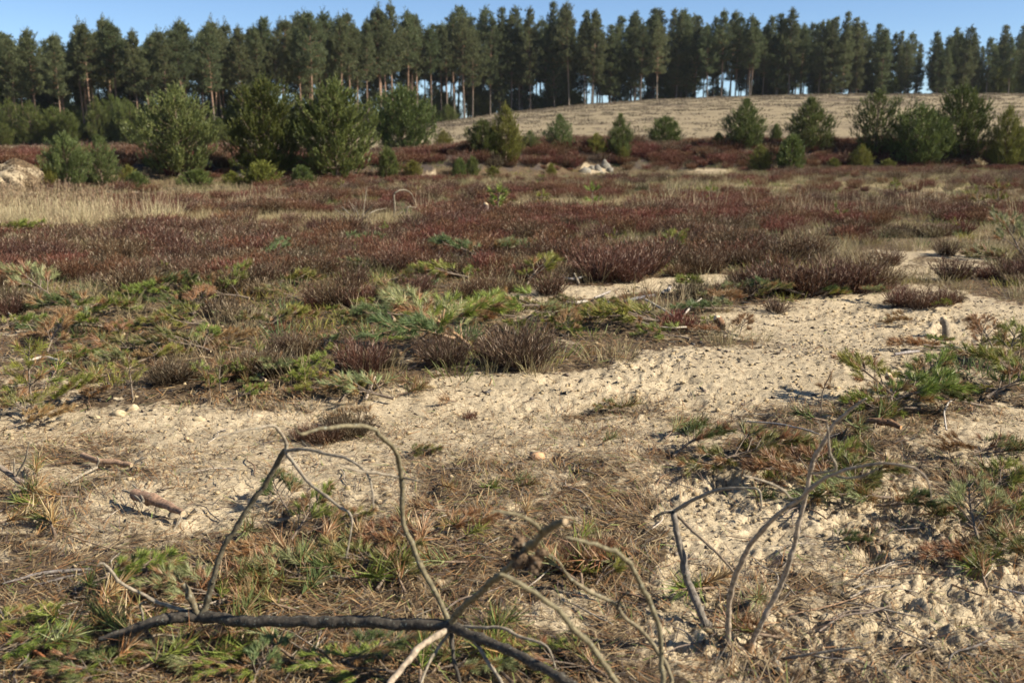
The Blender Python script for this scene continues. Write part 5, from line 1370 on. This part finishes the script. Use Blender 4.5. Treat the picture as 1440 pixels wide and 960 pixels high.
stick('stick', [(786, 396), (805, 399), (828, 394)], [2.5, 3.5, 2.5], (.42, .38, .32), 'whitish twig with an upright fork, below the great heather mound', 'stick', None, None, .03,
      [([(814, 399, G(814, 399)[1]), (810, 390, G(814, 399)[1]), (807, 384, G(814, 399)[1])], [4, 3.5, 2.5])])
stick('stick', [(515, 573), (522, 556), (528, 540)], [3.5, 3, 2.5], (.34, .27, .20), 'grey twig rising at the track edge behind the arching limb', 'stick', None, None, .03)
stick('stick', [(735, 650), (760, 642), (775, 632)], [2.5, 3.5, 2.5], (.22, .16, .11), 'dark thin stick beside the orange wood block', 'stick')
stick('stick', [(1100, 872), (1165, 858), (1230, 840)], [2, 3, 2], (.27, .17, .10), 'long reddish straw stick on the crumbled sand', 'stick')
stick('stick', [(1195, 845), (1225, 838), (1260, 830)], [3, 4, 2.5], (.36, .30, .23), 'pale stick lying on the crumbled sand', 'stick')
stick('stick', [(1392, 828), (1415, 840), (1440, 850)], [3, 4, 4], (.34, .30, .26), 'grey stick reaching in at the picture edge below the pale fan', 'stick')
stick('stick', [(1330, 614), (1327, 590), (1332, 577), (1341, 570)], [2.5, 3, 3, 2], (.38, .33, .27), 'thin upright hooked twig, pale, beyond the orange bough', 'stick', None, None, .02)

def post(px, pb, pt, wpx, col, label, name='stump', lean=.1, cap=PALECUT, cat='stump'):
    p = G(px, pb); h = (pb - pt) / FPX * p[1] / CP; r_ = wpx / FPX * p[1] / 2
    e = empty(name, (p[0], p[1], p[2])); b = Buf(); r = np.random.default_rng(px)
    tube(b, smooth_path([[0, 0, -.05], [lean * h * .2, 0, h * .5], [-lean * h, .02, h]], 4), [r_ * 1.25, r_ * 1.0, r_ * .95], 9, col, .2, r=r)
    b.build('bark', M_BARK, e, True)
    b = Buf(); a = np.arange(9) / 9 * 6.28; c = np.array([-lean * h, .02, h])
    ring = c + np.stack([np.cos(a) * r_ * .93, np.sin(a) * r_ * .93, .10 * r_ + .9 * r_ * np.cos(a + 2)], 1)
    b.add(np.vstack([ring, c + [0, 0, r_ * .2], ring - [0, 0, 1.2 * r_]]), tris=[(k, (k + 1) % 9, 9) for k in range(9)], quads=[(10 + k, 10 + (k + 1) % 9, (k + 1) % 9, k) for k in range(9)], col=cap)
    b.build('cut_face', M_CHIP, e)
    return tag(e, label, cat)
post(1329, 475, 446, 10, (.20, .165, .115), 'upright sawn stump standing in churned sand')
post(684, 309, 289, 8, (.13, .09, .07), 'short sawn post with a pale top in the straw strip', lean=.02)
post(1013, 464, 447, 11, (.20, .11, .06), 'upright wood chip with a pale split face beside the orange bough', 'wood_chip', .25, (.70, .55, .36), 'wood chip')
post(1256, 566, 527, 9, (.30, .19, .11), 'sharp snapped stick standing in the green bough', 'snapped_stick', .22, (.62, .46, .26), 'stick')
post(788, 447, 440, 14, (.45, .22, .10), 'reddish chip of wood on the light green bough', 'wood_chip', .1, (.66, .38, .18), 'wood chip')

def lump(name, px, py, w, hgt, col_m, label, cat, seed, dark=1.0):
    p = G(px, py); s = w / FPX * p[1] / 2
    r = np.random.default_rng(seed)
    n_u, n_v = (64, 30) if name == 'sand_mound' else (16, 9)
    u = np.arange(n_u) / n_u * 2 * math.pi; v = np.linspace(.02, 1, n_v) * math.pi * .62
    U, V_ = np.meshgrid(u, v)
    X, Y, Z = np.sin(V_) * np.cos(U), np.sin(V_) * np.sin(U), np.cos(V_)
    k = 1 + .35 * fbm(X * 1.7 + seed, Y * 1.7 + Z * 1.3, 3, seed) + .12 * fbm(X * 5 + seed, Y * 5 + Z * 4, 2, seed + 1)
    P = np.stack([X * k * s, Y * k * s * .8, Z * k * hgt / FPX * p[1]], -1).reshape(-1, 3)
    i, j = np.meshgrid(np.arange(n_v - 1), np.arange(n_u), indexing='ij'); j2 = (j + 1) % n_u
    b = Buf(); b.add(P, quads=np.stack([i * n_u + j, (i + 1) * n_u + j, (i + 1) * n_u + j2, i * n_u + j2], -1).reshape(-1, 4), col=np.array([.46, .36, .22]) * dark)
    if name == 'sand_mound': b.c = [np.stack([.40 + .3 * fbm(P[:, 0] * 2, P[:, 1] * 2 + P[:, 2] * 3, 2, 5), .35 + 0 * P[:, 0], .3 + 0 * P[:, 0]], 1)]
    b.add(np.vstack([P[:n_u], P[:n_u].mean(0)]), tris=[(q, (q + 1) % n_u, n_u) for q in range(n_u)], col=np.array([.46, .36, .22]) * dark)
    o = b.build(name, col_m, None, True); o.location = (p[0], p[1], p[2] - .01)
    return tag(o, label, cat)
lump('sand_lump', 135, 589, 16, 6, M_CLOD, 'round pale lump of sand at the track edge, apart from the pair', 'sand lump', 3)
lump('sand_lump', 168, 584, 24, 9, M_CLOD, 'broad pale lump of sand, first of the pair under the spindly seedling', 'sand lump', 4)
lump('sand_lump', 187, 578, 18, 9, M_CLOD, 'taller pale lump of sand, second of the pair under the spindly seedling', 'sand lump', 5)
lump('sand_lump', 280, 590, 22, 6, M_CLOD, 'flat pale lump of sand below the small rust-orange seedling', 'sand lump', 6)
lump('sand_lump', 222, 706, 26, 9, M_CLOD, 'sand lump propping the split thick log', 'sand lump', 8)
lump('stone', 202, 547, 7, 5, M_STONE, 'small grey round stone beside the spindly seedling', 'stone', 7)
for k, (qx, qy, qw, qh, ql) in enumerate([(851, 238, 15, 10, 'largest white stone on the slope of the heather bank'), (840, 241, 12, 7, 'white stone in front of the largest one on the bank slope'), (858, 243, 11, 6, 'small white stone at the foot of the largest one on the bank slope'),
                                         (846, 245, 9, 4, 'flat white stone lowest on the bank slope below the largest one'), (832, 238, 10, 5, 'greyish stone beside the white stones on the bank slope')]):
    lump('stone', qx, qy, qw, qh, M_STONE, ql, 'stone', 41 + k)
lump('stone', 822, 243, 20, 6, M_STONE, 'low pale stone beside the white stone heap', 'stone', 22)
lump('stone', 352, 245, 28, 10, M_STONE, 'white stony outcrop behind the shaggy yellow-green pine', 'stone outcrop', 23)
lump('stone', 336, 254, 24, 9, M_STONE, 'smaller pale rock beside the white stony outcrop', 'stone', 24)
lump('sand_mound', 8, 266, 90, 36, M_GROUND, 'bare sand mound with a grey slope at the picture edge', 'sand mound', 25)
lump('stone', 690, 436, 6, 5, M_STONE, 'little white stone under the bare sand strip', 'stone', 26)

# orange wood block, a cut piece
p = G(755, 646); b = Buf()
bx = np.array([[sx * .034, sy * .02, sz * .014 + .012] for sx in (-1, 1) for sy in (-1, 1) for sz in (-1, 1)]) + rng.normal(0, .002, (8, 3))
b.add(bx, quads=[(0, 1, 3, 2), (4, 6, 7, 5), (0, 4, 5, 1), (2, 3, 7, 6), (0, 2, 6, 4), (1, 5, 7, 3)], col=(.50, .29, .15))
o = b.build('wood_block', M_CHIP); o.location = (p[0], p[1], p[2] + .004); o.rotation_euler = (.1, .05, .25)
tag(o, 'small orange wood block lying on the needle litter', 'wood block')

# bare sapling and bare shrub in the straw strip
ds = G(556, 308)[1]
wood('bare_sapling', [('stem', [(554, 308, ds), (555, 290, ds), (554, 275, ds), (559, 269, ds), (568, 267, ds + .1), (578, 272, ds + .2), (584, 285, ds + .3)], [2.8, 2.4, 2.2, 2, 1.8, 1.4, .9], (.20, .165, .115), None),
                      ('twig:a', [(566, 307, ds - .1), (572, 297, ds - .1), (574, 291, ds - .1), (586, 292, ds)], [2.4, 2, 1.6, 1], (.20, .165, .115), None),
                      ('twig:c', [(566, 298, ds - .1), (560, 302, ds - .1), (552, 306, ds - .1)], [2, 2, 1.5], (.42, .35, .25), None)],
     label='bent bare sapling, pale and leafless, curving over in the straw strip', cat='bare sapling')
ds = G(505, 315)[1]; rs = np.random.default_rng(77)
wood('bare_shrub', [('stem', [(507, 316, ds), (512, 290, ds), (516, 262, ds + .1)], [1.6, 1.3, .7], (.24, .20, .14), None)] +
     [('twig:%d' % k, [(505 + rs.normal(0, 5), 316, ds), (505 + (k - 5) * 3.4 + rs.normal(0, 2), 300 + rs.normal(0, 2), ds + rs.normal(0, .2)), (505 + (k - 5) * 7.5 + rs.normal(0, 3), 278 + abs(k - 5) * 3 + rs.normal(0, 5), ds + rs.normal(0, .4))], [1.4, 1.1, .6], (.24, .20, .14), None) for k in range(11)],
     label='bare grey shrub of thin fanning twigs beside the bent sapling', cat='bare shrub')
# withered beige shrub at the foot of the bank
p = G(1376, 238); rs = np.random.default_rng(5); e = empty('withered_shrub', p); b = Buf(); n = 140
d = rs.normal(0, .5, (n, 3)) + [0, 0, .8]; d = norm(d); ln = rs.uniform(.2, .5, n)
blades(b, np.zeros((n, 3)), d, ln, .02, (.25, .18, .10), r=rs); b.build('stems', M_GRASS, e)
b = Buf(); q = np.repeat(d * ln[:, None], 6, 0) * rs.uniform(.5, 1.05, (n * 6, 1)); blades(b, q, rs.normal(0, 1, (n * 6, 3)), .09, .05, np.array([.46, .34, .19]) * rs.uniform(.7, 1.2, (n * 6, 1)), r=rs); b.build('leaves', M_GRASS, e)
tag(e, 'withered beige shrub at the foot of the bank under the olive end pine', 'shrub')

# ------------------------------------------------------------------ loose twigs strewn over the ground
rt = np.random.default_rng(99); tw = []
for k in range(5):
    b = Buf(); L_ = .26
    tube(b, smooth_path([[-L_ / 2, 0, .006], [-.03, .02 * rt.normal(), .012], [.05, .02 * rt.normal(), .010], [L_ / 2, .02 * rt.normal(), .006]], 4), [.0028, .0034, .0026, .0014], 5, [(.30, .25, .19), (.17, .13, .10), (.36, .30, .23), (.22, .14, .085), (.12, .10, .085)][k], .15, r=rt)
    if k % 2 == 0: tube(b, [[.02, 0, .011], [.07, .05, .016]], [.002, .001], 4, (.28, .22, .16), r=rt)
    tw.append(b.mesh('twig', M_BARK, True))
objs, its = [], []
for k in range(120):
    px, py = rt.uniform(10, 1430), 560 + 390 * rt.random() ** .8
    v = int(rt.integers(0, 5)); p = G(px, py); o = bpy.data.objects.new('twig', tw[v]); COL.objects.link(o)
    s = rt.uniform(.5, 1.2); o.scale = (s, s, s); a = rt.random() * 6.28
    dx, dy = math.cos(a) * .12 * s, math.sin(a) * .12 * s; z0, z1 = H1(p[0] - dx, p[1] - dy), H1(p[0] + dx, p[1] + dy)
    o.location = (p[0], p[1], max((z0 + z1) / 2, p[2]) + .001); o.rotation_euler = (0, -math.atan2(z1 - z0, .24 * s), a)
    objs.append(o); its.append((px, py, ['light grey forked', 'dark brown', 'pale forked', 'reddish', 'blackish forked'][v]))
labs = label_by_landmark(its, MARKS_NEAR, lambda key, n_, s, m: '%s loose twig on the ground, %s %s %s' % (key, n_, s, m))
for o, l in zip(objs, labs): tag(o, l, 'twig', 'loose twigs strewn on the ground')

# ------------------------------------------------------------------ thin spring haze over the whole heath
hb = Buf(); X0, Y0, Z0, X1, Y1, Z1 = -7000, -7000, -5, 7000, 7000, 26
hb.add([(x, y, z) for x in (X0, X1) for y in (Y0, Y1) for z in (Z0, Z1)], quads=[(0, 1, 3, 2), (4, 6, 7, 5), (0, 4, 5, 1), (2, 3, 7, 6), (0, 2, 6, 4), (1, 5, 7, 3)])
hm = bpy.data.materials.new('haze_air'); nt, N, L = nodes_of(hm)
N.remove(N['Principled BSDF']); pv = N.new('ShaderNodeVolumePrincipled')
pv.inputs['Color'].default_value = (.80, .88, 1, 1); pv.inputs['Density'].default_value = .00011; pv.inputs['Anisotropy'].default_value = .2
L.new(pv.outputs[0], N['Material Output'].inputs['Volume'])
tag(hb.build('haze', hm), kind='stuff')
